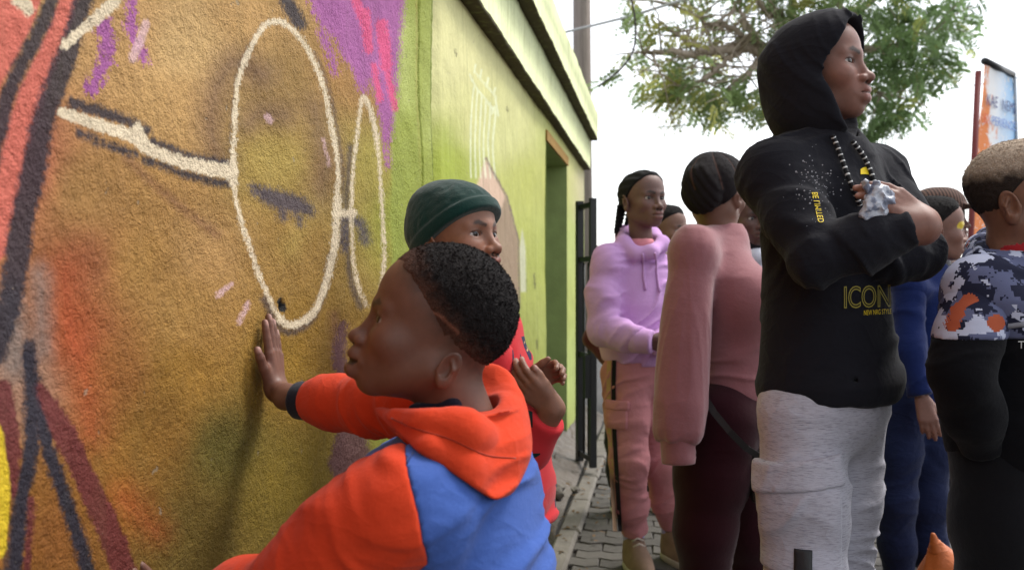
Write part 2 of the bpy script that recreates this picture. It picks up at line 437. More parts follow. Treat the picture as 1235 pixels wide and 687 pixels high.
def hair_tufts(v, q, mask, n, size, seed, col):
    """little bent blades on a hair shell -> verts, tris"""
    rng = np.random.RandomState(seed)
    tri = v[q]; ctr = tri.mean(1); nr = np.cross(tri[:, 2] - tri[:, 0], tri[:, 3] - tri[:, 1]); nr /= np.linalg.norm(nr, axis=1)[:, None] + 1e-9
    ok = np.nonzero(mask(ctr))[0]
    if not len(ok): return np.zeros((0, 3)), np.zeros((0, 4), int)
    ix = rng.choice(ok, n); c = ctr[ix] + (rng.rand(n, 3) - .5) * .003; u = nr[ix]
    r = rng.randn(n, 3); t = np.cross(u, r); t /= np.linalg.norm(t, axis=1)[:, None]; b = np.cross(u, t)
    s = size * (.6 + .8 * rng.rand(n))[:, None]; w = s * .28
    lean = t * s * (.5 * rng.randn(n))[:, None] 
    p0 = c - b * w; p1 = c + b * w; p2 = c + u * s * .6 + lean + b * w; p3 = c + u * s * .75 + lean * 1.6 - b * w * .6
    V_ = np.stack([p0, p1, p2, p3], 1).reshape(-1, 3); Q = np.arange(4 * n).reshape(-1, 4)
    return V_, Q
# ------------------------------------------------------------------ the setting
ALPHA = math.atan((800 - CX) / FPX); WD = .62
WU = V(math.sin(ALPHA), math.cos(ALPHA), 0); WN = V(-math.cos(ALPHA), math.sin(ALPHA), 0)   # along the wall, into the wall
def wallp(s, z, out=0.): return WU * s + WN * (WD - out) + V(0, 0, z)
def wall_arr(s, z, out): 
    return s[:, None] * WU + (WD - out)[:, None] * WN + np.stack([0 * z, 0 * z, z], 1)
def px2wall(px, py):
    d = V((px - CX) / FPX, 1, 0); t = WD / d.dot(WN); return t * d.dot(WU), CAMH - (py - HZ) / FPX * t
def wall2px(s, z):
    P = s[:, None] * WU + WD * WN; Y = np.maximum(P[:, 1], .15)
    return P[:, 0] / Y * FPX + CX, HZ - (z - CAMH) / Y * FPX
def d_line(x, y, pts):
    d = np.full(len(x), 1e4); 
    for i in range(len(pts) - 1):
        (ax, ay), (bx, by) = pts[i][:2], pts[i + 1][:2]
        wa = pts[i][2] if len(pts[i]) > 2 else 0; wb = pts[i + 1][2] if len(pts[i + 1]) > 2 else 0
        L = (bx - ax) ** 2 + (by - ay) ** 2 + 1e-6
        t = np.clip(((x - ax) * (bx - ax) + (y - ay) * (by - ay)) / L, 0, 1)
        d = np.minimum(d, np.hypot(x - ax - t * (bx - ax), y - ay - t * (by - ay)) - (wa + (wb - wa) * t))
    return d
def d_poly(x, y, pts):
    d = d_line(x, y, list(pts) + [pts[0]]); ins = np.zeros(len(x), bool); n = len(pts)
    for i in range(n):
        (ax, ay), (bx, by) = pts[i], pts[(i + 1) % n]
        c = ((ay > y) != (by > y)) & (x < (bx - ax) * (y - ay) / (by - ay + 1e-9) + ax); ins ^= c
    return np.where(ins, -np.abs(d), np.abs(d))
def smooth_pts(pts, n=6):
    p = np.array(pts, float); out = []
    for i in range(len(p) - 1):
        a, b, c, d = p[max(i - 1, 0)], p[i], p[i + 1], p[min(i + 2, len(p) - 1)]
        for k in range(n):
            t = k / n; out.append(.5 * (2 * b + (c - a) * t + (2 * a - 5 * b + 4 * c - d) * t * t + (3 * b - a - 3 * c + d) * t ** 3))
    out.append(p[-1]); return [tuple(q) for q in out]
def idw(x, y, ctl, pw=3.0):
    W = 0; C = 0
    for (px, py, c) in ctl:
        w = 1 / (((x - px) ** 2 + (y - py) ** 2) / 3000 + .15) ** (pw / 2 + .4); W = W + w; C = C + w[:, None] * s2l(c)
    return C / W[:, None]
# --- mural layers, drawn on the wall in picture units: name, colour, edge softness, edge noise, opacity, shapes
sp = smooth_pts
BLK = (42, 39, 50)
LENS1 = sp([(284, 215), (285, 160), (292, 100), (308, 52), (330, 27), (350, 32), (372, 62), (390, 112), (400, 170), (405, 240), (402, 300), (392, 350), (375, 380), (352, 392), (335, 380), (318, 345), (302, 300), (290, 255), (284, 215)])
LENS2 = sp([(440, 368), (430, 340), (424, 290), (422, 230), (427, 165), (435, 119), (444, 130), (453, 165), (458, 220), (461, 290), (459, 340), (452, 372)])
def off(p, dx, dy): return [(a + dx, b + dy) for a, b in [q[:2] for q in p]]
def wid(p, w): return [(q[0], q[1], w) for q in p]
MURAL = [
 ('green_side', (150, 160, 62), 3, 5, 1., [('poly', [(505, -200), (505, 900), (463, 900), (466, 420), (470, 300), (470, 160), (478, 0), (478, -200)]), ('poly', [(504, -200), (620, -200), (620, 900), (504, 900)])]),
 ('lime_wash', (196, 205, 120), 26, 10, .75, [('line', wid([(545, -60), (538, 60), (530, 160)], 14)), ('line', wid([(488, 30), (492, 120)], 8))]),
 ('eye_shade', (104, 74, 62), 30, 8, .8, [('line', wid(sp([(318, 90), (285, 75), (262, 110), (258, 160), (268, 195)]), 10)), ('line', wid(sp([(376, 130), (386, 185), (384, 240)]), 6)), ('line', wid(sp([(300, 150), (320, 135), (345, 140)]), 6))]),
 ('lid_glow', (178, 152, 74), 22, 8, .7, [('line', wid([(320, 190), (345, 195)], 16)), ('line', wid([(352, 300), (372, 250)], 8))]),
 ('rust_glow', (178, 72, 32), 38, 16, .72, [('line', wid(sp([(78, 330), (88, 400), (104, 450), (112, 520)]), 12)), ('line', wid([(150, 600), (190, 640)], 4))]),
 ('smoke', (128, 116, 108), 20, 12, .8, [('line', wid([(12, 360), (20, 440)], 16)), ('line', wid([(48, 330), (52, 420)], 10))]),
 ('fold_line', (116, 70, 60), 9, 6, .6, [('line', wid(sp([(150, 190), (200, 235), (265, 282)]), 3)), ('line', wid(sp([(405, 380), (408, 440)]), 4))]),
 ('salmon', (208, 108, 90), 3, 6, 1., [('line', sp([(92, -30, 14), (78, 10, 13), (58, 62, 14), (38, 110, 16), (22, 170, 17), (8, 235, 16), (-4, 300, 14)])), ('poly', [(-90, -60), (62, -60), (40, 20), (18, 70), (-10, 120), (-90, 240)])]),
 ('dark_line', BLK, 4.5, 11, .93, [('line', wid(sp([(70, -30), (52, 20), (30, 65), (12, 105), (0, 150), (-12, 210)]), 10)), ('line', sp([(110, -30, 9), (88, 40, 13), (70, 90, 14), (52, 140, 14), (42, 200, 15), (30, 260, 15), (20, 320, 15), (8, 380, 13), (-4, 430, 12)])),
    ('line', wid(sp([(36, 420), (42, 470), (36, 540), (22, 610), (12, 700)]), 10)), ('line', wid(sp([(46, 490), (60, 550), (84, 615), (112, 700)]), 9)), ('line', wid(sp([(84, 125), (140, 142), (172, 158)]), 7)), ('line', wid([(92, 160), (120, 172), (160, 186)], 5)), ('line', wid(sp([(180, 172), (230, 190), (278, 198)]), 6)), ('line', wid(sp([(172, 192), (230, 212), (280, 222)]), 5)),
    ('line', wid([(350, 5), (362, 28)], 8)), ('line', wid([(342, -20), (352, 10)], 8))]),
 ('lens_shadow', (70, 58, 62), 4, 6, .8, [('line', wid(off(LENS1[60:90], -2, 8), 4.5)), ('line', wid(off(LENS1[36:60], 6, 2), 1.5)), ('line', wid(off(LENS1[:30], -4, 0), .6)), ('line', wid(off(LENS2[:24], -6, 2), 3.2))]),
 ('lash', (70, 62, 76), 6, 14, .9, [('line', sp([(308, 226, 5), (325, 236, 10), (345, 243, 12), (362, 248, 10), (374, 256, 5)])), ('line', wid([(340, 248), (344, 262)], 5)), ('line', wid([(356, 250), (362, 270)], 4)), ('line', wid(sp([(420, 262), (434, 272), (440, 290)]), 6)), ('line', wid(sp([(412, 262), (414, 300)]), 4))]),
 ('plum', (96, 58, 70), 3, 16, .85, [('line', sp([(416, 392, 5), (410, 430, 8), (416, 455, 8)])), ('poly', [(412, 508), (440, 500), (446, 560), (430, 600), (412, 590), (398, 560)])]),
 ('maroon', (104, 40, 42), 3, 9, .92, [('line', sp([(50, 468, 8), (72, 510, 14), (104, 575, 14), (132, 640, 15), (160, 710, 15)])), ('line', sp([(4, 470, 12), (10, 520, 13), (10, 590, 10)])), ('line', wid(sp([(36, 600), (30, 700)]), 5))]),
 ('dark_over', BLK, 3, 9, .9, [('line', wid(sp([(36, 428), (42, 470), (38, 520), (26, 600), (14, 700)]), 7)), ('line', wid(sp([(46, 490), (60, 550), (84, 615), (112, 700)]), 7))]),
 ('sun_yellow', (222, 190, 40), 2, 4, 1., [('line', wid(sp([(-12, 520), (-4, 590), (-8, 660)]), 14))]),
 ('violet', (166, 92, 152), 3, 22, 1., [('poly', [(362, -40), (492, -40), (488, 30), (483, 70), (478, 120), (470, 170), (462, 182), (458, 150), (452, 118), (446, 96), (438, 118), (428, 100), (424, 84), (412, 70), (404, 48), (392, 38), (378, 18)]), ('line', sp([(388, 40, 5), (396, 62, 4), (402, 88, 3)])), ('line', wid([(466, 180), (466, 200)], 2.5)), ('line', wid(sp([(122, 28), (127, 60), (120, 84), (109, 108)]), 8)), ('line', wid(sp([(157, -10), (154, 25), (160, 52), (172, 70)]), 6))]),
 ('hot_pink', (218, 82, 128), 2, 12, .95, [('line', wid([(440, 15), (446, 60)], 6)), ('line', wid([(462, 30), (468, 80)], 7)), ('line', wid([(470, 90), (476, 130)], 4)), ('line', wid([(452, 80), (458, 120)], 4)), ('line', wid([(430, 0), (436, 20)], 5))]),
 ('cream', (226, 208, 176), 2.0, 8, 1., [('line', wid(LENS1, 2.8)), ('line', wid(LENS1[54:84], 4.6)), ('line', wid(LENS1[12:30], 3.4)), ('line', wid(LENS2, 2.0)), ('line', wid(LENS2[28:44], 2.8)), ('line', wid([(404, 257), (424, 257)], 4.5)), ('line', sp([(72, 136, 6), (120, 152, 7), (162, 166, 8), (168, 172, 8), (180, 182, 7), (230, 198, 8), (282, 208, 9)])), ('line', wid([(163, 152), (170, 180)], 5)), ('line', wid([(136, 2), (104, 32)], 7)), ('line', wid([(104, 32), (76, 54)], 6)), ('line', wid([(20, 0), (30, 12)], 8)), ('line', wid([(284, 196), (284, 220)], 6))]),
 ('pale_marks', (214, 176, 176), 2.5, 7, .8, [('line', wid([(174, 30), (156, 70)], 6)), ('line', wid([(262, 356), (279, 342)], 3)), ('line', wid([(288, 388), (300, 366)], 3)), ('line', wid([(326, 140), (330, 146)], 4)), ('line', wid([(386, 168), (392, 200)], 1.5))]),
 ('hole', (10, 9, 8), 1.2, 3, 1., [('line', wid([(338, 363), (342, 372)], 4.5))]),
]
OCHRE = [(150, 40, (192, 150, 94)), (225, 55, (202, 166, 110)), (215, 130, (190, 150, 92)), (110, 230, (164, 122, 66)), (200, 230, (172, 130, 70)), (330, 110, (150, 118, 62)), (335, 200, (168, 142, 66)), (350, 300, (160, 124, 58)), (250, 300, (176, 136, 80)), (180, 320, (168, 126, 62)), (100, 320, (152, 90, 50)), (95, 400, (156, 84, 40)), (140, 450, (152, 98, 40)), (220, 450, (152, 112, 36)), (232, 380, (170, 130, 66)), (350, 440, (156, 120, 36)), (268, 540, (104, 94, 30)), (200, 520, (140, 100, 30)), (130, 600, (142, 96, 28)), (225, 650, (112, 92, 28)), (335, 580, (132, 110, 30)), (400, 640, (122, 100, 26)), (400, 200, (154, 120, 64)), (440, 200, (164, 150, 62)), (430, 90, (170, 126, 66)), (385, 420, (146, 110, 34)), (30, 450, (156, 118, 96)), (20, 200, (190, 110, 80)), (20, 620, (150, 100, 36)), (60, 640, (142, 88, 30)), (500, 250, (150, 160, 50)), (520, 500, (130, 150, 50)), (300, 10, (186, 146, 88))]
OCHRE = [(a, b, tuple(np.array(c) * V(.985, .975, .95))) for a, b, c in OCHRE]
def paint_attrs(layers, x, y, valid):
    at_ = {}
    for nm, c, so, no, op, shapes in layers:
        d = np.full(len(x), 200.)
        for kind, pts in shapes: d = np.minimum(d, d_poly(x, y, pts) if kind == 'poly' else d_line(x, y, pts))
        at_['m_' + nm] = np.where(valid, np.clip(d, -200, 200), 200.)
    return at_
def paint_mat(name, layers, rough_relief, base_var, edge_scale=130., vstretch=1.):
    t = NT(name); col = t.attr('Col', 'Color')
    n1 = t.noise(5, 5, .6); n2 = t.noise(60, 4, .6)
    k = t.math('ADD', t.math('ADD', t.math('MULTIPLY', n1, base_var), t.math('MULTIPLY', n2, base_var)), 1 - base_var)
    x = t.n('VectorMath', operation='SCALE'); t.l(col, x.inputs[0]); t.l(k, x.inputs['Scale']); col = x.outputs[0]
    en = t.noise(edge_scale, 4, .65); en2 = t.noise(edge_scale * 3.1, 2, .6)
    e = t.math('SUBTRACT', t.math('ADD', t.math('MULTIPLY', en, .75), t.math('MULTIPLY', en2, .25)), .5)
    for nm, c, so, no, op, sh in layers:
        d = t.math('ADD', t.attr('m_' + nm), t.math('MULTIPLY', e, no * 2.2))
        mr = t.n('MapRange', interpolation_type='SMOOTHSTEP'); t.l(d, mr.inputs['Value'])
        for i, v in zip((1, 2, 3, 4), (so, -so, 0., op)): mr.inputs[i].default_value = v
        col = t.mix(mr.outputs[0], col, hexc(*c))
    # darker brown in the pits of the render coat
    g1 = t.noise(125, 4, .66); g2 = t.noise(420, 3, .6)
    h = t.math('ADD', t.math('MULTIPLY', g1, 1.), t.math('MULTIPLY', g2, .45))
    pit = t.ramp(h, [(.50, (1, 1, 1)), (.60, (0, 0, 0))])
    col = t.mix(t.math('MULTIPLY', pit, .24 if rough_relief > .5 else .05), col, hexc(60, 45, 25))
    sp_ = t.ramp(t.noise(210, 2, .5), [(.76, (0, 0, 0)), (.80, (1, 1, 1))])
    col = t.mix(t.math('MULTIPLY', sp_, .35), col, hexc(225, 205, 170))
    h = t.math('MULTIPLY', h, t.math('ADD', t.math('MULTIPLY', t.noise(6, 3), 1.3), .25))
    chip = t.ramp(t.noise(34, 3, .55), [(.715, (0, 0, 0)), (.73, (1, 1, 1))]); col = t.mix(t.math('MULTIPLY', chip, .55), col, hexc(150, 138, 116))
    run = t.ramp(t.noise(1., 4, .6, t.map((26, 26, 1.6))), [(.56, (0, 0, 0)), (.74, (1, 1, 1))]); col = t.mix(t.math('MULTIPLY', run, .12 if rough_relief > .5 else .38), col, hexc(96, 96, 52))
    h = t.math('SUBTRACT', h, t.math('MULTIPLY', chip, .3))
    lo = t.noise(9, 4)
    nb = t.bump(h, rough_relief, .0085); nb = t.bump(lo, .35, .03, nb)
    return t.done(col, .72, nb, .28)

# --- rough-cast boundary wall with the mural
def build_mural_wall():
    s0, s1 = -2.2, 2.445
    ss = [s0]
    while ss[-1] < s1:
        s = ss[-1]; ss.append(s + (.09 if s < .55 else max(.0028, .0024 * (s / .8) ** 2)))
    ss[-1] = s1
    for e_, w_, k_ in ((px2wall(508, 300)[0], .03, 22), (px2wall(524, 300)[0], .04, 10)): ss += list(np.linspace(e_ - w_, min(e_ + w_, s1 - .001), k_))
    ss = sorted(set(ss)); zs = np.linspace(0.0, 2.30, 384)
    S, Z = np.meshgrid(np.array(ss), zs, indexing='ij'); s = S.ravel(); z = Z.ravel(); n, m = S.shape
    P3 = np.stack([s * 3, z * 3, 0 * s], 1).astype(F32)
    o = .006 * noise(P3) + .003 * noise(P3 * 4.1) + .0012 * noise(P3 * 30)
    hs, hz = px2wall(340, 368); hd = np.hypot((s - hs) / 1.3, z - hz); o = o - .02 * np.clip(1.25 - hd / .008, 0, 1)
    cs = px2wall(508, 300)[0]; cr = np.abs(s - cs - .012 * noise(np.stack([z * 5, 0 * z, 0 * z], 1).astype(F32)))
    o = o - .012 * np.clip(1 - cr / .012, 0, 1) * (z > .9)
    cs2 = px2wall(524, 300)[0]; cr2 = np.abs(s - cs2); o = o - .008 * np.clip(1 - cr2 / .03, 0, 1)
    x, y = wall2px(s, z); valid = s > .45
    v = wall_arr(s, z, o); I = np.arange(n * m).reshape(n, m)
    q = np.stack([I[:-1, :-1], I[1:, :-1], I[1:, 1:], I[:-1, 1:]], -1).reshape(-1, 4)
    col = idw(np.clip(x, -60, 620), np.clip(y, -80, 760), OCHRE)
    at_ = paint_attrs(MURAL, x, y, valid)
    at_['m_crack'] = np.where(z > .95, np.minimum(cr * 900 - 2.6, 200), 200.); at_['m_groove'] = cr2 * 400 - 6
    root = empty('mural_wall', tuple(wallp(.6, 0)), 'roughcast wall painted with a huge ochre face wearing cream round glasses and violet hair', 'wall')
    lay = MURAL + [('crack', (52, 52, 24), 1.6, 3, .9, []), ('groove', (96, 112, 34), 10, 6, .6, [])]
    mesh_np('painted_face', v, q, root, paint_mat('mural_paint', lay, 1., .42), col, True, at_)
    core = bmesh_box([(s0, s1)], (0.05, .2), (0, 2.285)); mesh_np('wall_core', *core, root, M_CONC, smooth=False)
    # coping along the top
    cp = bmesh_box([(s0, s1)], (-.03, .23), (2.302, 2.36)); mesh_np('coping', *cp, root, M_CONC, smooth=False)
def bmesh_box(srange, dep, zr):
    """box in wall coordinates: s range, depth into the wall (positive) and z range"""
    v = []; 
    for s in srange[0]:
        for d in dep:
            for z in zr: v.append(wallp(s, z, -d))
    f = [(0, 1, 3, 2), (4, 6, 7, 5), (0, 4, 5, 1), (2, 3, 7, 6), (0, 2, 6, 4), (1, 5, 7, 3)]
    return np.array(v), f
GREEN = [(560, 60, (196, 206, 150)), (590, 40, (192, 204, 142)), (620, 120, (190, 204, 140)), (560, 150, (186, 198, 130)), (600, 160, (184, 200, 130)), (545, 200, (150, 170, 60)), (640, 220, (164, 178, 92)), (620, 300, (164, 180, 90)), (645, 320, (156, 174, 84)), (640, 450, (150, 166, 76)), (690, 300, (168, 192, 120)), (700, 200, (186, 196, 140)), (690, 450, (160, 186, 116)), (650, 560, (120, 140, 60)), (600, 0, (200, 206, 150)), (660, 60, (204, 212, 160)), (700, 120, (206, 214, 166)), (560, 420, (140, 160, 60))]
GREEN = [(a, b, (np.array(c) * (.62 if b < 170 else .86) + np.array([.2126, .7152, .0722]).dot(c) * (.39 if b < 170 else .14)) * V(1.05, .995, .86)) for a, b, c in GREEN]
CROWN = []
for a, b in (((568, 96), (596, 132)), ((572, 86), (600, 118)), ((572, 88), (574, 78)), ((580, 94), (582, 84)), ((588, 104), (590, 94)), ((596, 114), (598, 106)), ((570, 98), (566, 90)), ((598, 118), (602, 140)), ((596, 130), (594, 138))): CROWN.append(('line', wid([a, b], 1.0)))
for k in range(6): CROWN.append(('line', wid(sp([(572 + k * 5, 104 + k * 5), (568 + k * 6, 140), (567 + k * 5.6, 175), (568 + k * 6, 215)]), .9)))
GLAY = [('lime', (150, 165, 46), 30, 14, .8, [('line', wid([(535, 160), (545, 260), (548, 420)], 12)), ('line', wid([(655, 100), (664, 170)], 4))]),
        ('spear', (150, 124, 108), 2, 6, .9, [('poly', [(586, 190), (612, 238), (626, 290), (626, 372), (602, 380), (580, 330), (572, 250)])]),
        ('spear_tip', (206, 176, 152), 2, 5, .9, [('poly', [(586, 192), (610, 236), (606, 250), (576, 244), (574, 226)])]),
        ('spike', (196, 196, 170), 1.5, 3, .85, [('poly', [(630, 276), (634, 300), (635, 352), (628, 352), (627, 300)])]),
        ('crown_lines', (222, 228, 196), 1.2, 2, .8, CROWN),
        ('spear_edge', (108, 84, 84), 1.2, 3, .8, [('line', wid([(586, 190), (612, 238), (626, 290), (627, 372)], 1.2))]),
        ('pinkish', (206, 190, 170), 14, 8, .7, [('line', wid([(702, 214), (702, 260)], 5))]),
        ('scars', (70, 66, 36), 1., 4, .8, [('line', wid([(a, b), (a + 1, b + c)], 1.)) for a, b, c in ((644, 330, 18), (549, 60, 8), (612, 130, 4), (670, 330, 6), (646, 410, 10), (655, 470, 8))])]
def build_green_building():
    s0, s1 = 2.40, 7.2
    root = empty('green_building', tuple(wallp(2.45, 0)), 'pale green plastered building with double cornice and recessed doorway beside the mural', 'building')
    ss = [s0]
    while ss[-1] < s1: ss.append(ss[-1] + .011 * (ss[-1] / 2.4) ** 1.7)
    ss[-1] = s1; ss = np.array(ss)
    O0, O1, OZ = 4.83, 5.89, 1.82
    for e in (O0, O1): ss[np.argmin(np.abs(ss - e))] = e
    zs = np.append(np.linspace(0, 1.954, 190), 0)[:190]; zs[np.argmin(np.abs(zs - OZ))] = OZ
    S, Z = np.meshgrid(ss, zs, indexing='ij'); s = S.ravel(); z = Z.ravel(); n, m = S.shape
    P3 = np.stack([s * 2.5, z * 2.5, 0 * s], 1).astype(F32); o = .004 * noise(P3) + .0015 * noise(P3 * 5) - .022 * np.clip((2.5 - s) / .06, 0, 1)
    x, y = wall2px(s, z); v = wall_arr(s, z, o); I = np.arange(n * m).reshape(n, m)
    q = np.stack([I[:-1, :-1], I[1:, :-1], I[1:, 1:], I[:-1, 1:]], -1)
    sc = (S[:-1, :-1] + S[1:, 1:]) / 2; zc = (Z[:-1, :-1] + Z[1:, 1:]) / 2
    q = q[~((sc > O0) & (sc < O1) & (zc < OZ))].reshape(-1, 4)
    mt = paint_mat('green_plaster', GLAY, .3, .3, 90.)
    mesh_np('wall', v, q, root, mt, idw(x, y, GREEN), True, paint_attrs(GLAY, x, y, s > 2))
    # doorway recess: jambs, soffit, back, and a steel door in it
    dp = .30
    rv, rf = [], []
    def quad(a, b, c, d):
        i = len(rv); rv.extend([a, b, c, d]); rf.append((i, i + 1, i + 2, i + 3))
    quad(wallp(O1, 0, .004), wallp(O1, OZ, .004), wallp(O1, OZ, -dp), wallp(O1, 0, -dp))
    quad(wallp(O0, 0, .004), wallp(O0, 0, -dp), wallp(O0, OZ, -dp), wallp(O0, OZ, .004))
    quad(wallp(O0, OZ, .004), wallp(O0, OZ, -dp), wallp(O1, OZ, -dp), wallp(O1, OZ, .004))
    quad(wallp(O0, 0, -dp), wallp(O1, 0, -dp), wallp(O1, OZ, -dp), wallp(O0, OZ, -dp))
    mesh_np('doorway_recess', rv, rf, root, plain('jamb_green', hexc(142, 156, 98), .8, .25, 9, .4, 60), smooth=False)
    d = bmesh_box([(O0 + .05, O1 - .05)], (.22, .27), (.06, OZ - .06)); door = mesh_np('door', *d, root, plain('door_green', hexc(84, 104, 60), .6, .2, 8), smooth=False)
    hb = bmesh_box([(O0 + .12, O0 + .16)], (.17, .22), (.86, .98)); mesh_np('handle', *hb, door, M_BLACK, smooth=False)
    lb = bmesh_box([(O0 - .02, O1 + .03)], (-.012, .02), (OZ + .004, OZ + .06)); mesh_np('lintel', *lb, root, plain('rusty_lintel', hexc(150, 116, 58), .85, .4, 14, .5, 80), smooth=False)
    sl = bmesh_box([(O0 - .05, O1 + .05)], (-.06, .3), (.001, .055)); mesh_np('door_sill', *sl, root, M_CONC, smooth=False)
    # cornice: two stepped courses, shade under them painted dark brown into the soffits
    def course(name, ins, out, za, zb):
        cs = np.arange(s0, s1 + .02, .03); cs[-1] = s1; k = len(cs)
        jit = lambda a, sd: a * noise(np.stack([cs * 9, cs * 0 + sd, cs * 0], 1).astype(F32)) + a * .7 * noise(np.stack([cs * 31, cs * 0 + sd, cs * 0], 1).astype(F32))
        prof = [(ins - .002, za), (out - .006, za - .002), (out, za + .006), (out, za + .006), (out, (za + zb) / 2), (out, zb - .004), (out - .004, zb), (-.35 if zb > 2.3 else ins - .002, zb)]
        vv = np.concatenate([wall_arr(cs, np.full(k, zz) + jit(.0022, i - (i > 2)), np.full(k, oo) + jit(.002, 9 + i - (i > 2))) for i, (oo, zz) in enumerate(prof)])
        J = np.arange(len(prof) * k).reshape(len(prof), k)
        qq = np.stack([J[:-1, :-1], J[:-1, 1:], J[1:, 1:], J[1:, :-1]], -1).reshape(-1, 4)
        c = np.zeros((len(vv), 3)); base = s2l((204, 210, 164)); soffit_shade = s2l((66, 58, 32))
        for i in range(len(prof)): c[J[i]] = soffit_shade if i < 3 else base
        t = mt_corn
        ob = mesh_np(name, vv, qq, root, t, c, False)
        e = [J[i][-1] for i in range(len(prof))]
        mesh_np('cornice_end', [vv[i] for i in e], [tuple(range(len(e)))], ob, t, np.repeat(base[None], len(e), 0), False)
    t = NT('cornice_plaster'); c0 = t.attr('Col', 'Color'); n1 = t.noise(7, 5, .6)
    stain = t.noise(1., 4, .6, t.map((30, 30, 3)))
    c1 = t.mix(t.ramp(stain, [(.52, (0, 0, 0)), (.75, (.55, .55, .55))]), c0, hexc(120, 126, 66))
    moss = t.ramp(t.noise(70, 4, .6), [(.56, (0, 0, 0)), (.68, (.7, .7, .7))]); c1 = t.mix(t.math('MULTIPLY', moss, .35), c1, hexc(70, 74, 24))
    x_ = t.n('VectorMath', operation='SCALE'); t.l(c1, x_.inputs[0]); t.l(t.math('ADD', t.math('MULTIPLY', n1, .4), .8), x_.inputs['Scale'])
    mt_corn = t.done(x_.outputs[0], .8, t.bump(t.noise(60, 4), .3, .004), .25)
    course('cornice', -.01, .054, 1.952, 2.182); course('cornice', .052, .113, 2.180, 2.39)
    # end wall, roof and plinth close the volume
    ev = [wallp(s1, 0), wallp(s1, 0, -3), wallp(s1, 2.38, -3), wallp(s1, 2.38)]
    mesh_np('end_wall', ev, [(0, 1, 2, 3)], root, plain('end_green', hexc(176, 190, 124), .8, .2, 6), smooth=False)
    rf_ = bmesh_box([(s0, s1)], (.30, 3.0), (2.30, 2.375)); mesh_np('roof', *rf_, root, M_CONC, smooth=False)
    pv = bmesh_box([(s0 + .9, O0 - .06)], (-.035, .05), (0, .16)); mesh_np('plinth', *pv, root, plain('plinth_green', hexc(128, 150, 62), .8, .35, 12, .5, 50), smooth=False)

M_CONC = plain('concrete', hexc(128, 122, 112), .85, .3, 14, .5, 120, .2)
M_BLACK = plain('black_steel', (.012, .012, .013), .45, .3, 30, .15, 200, .4)
build_mural_wall(); build_green_building()

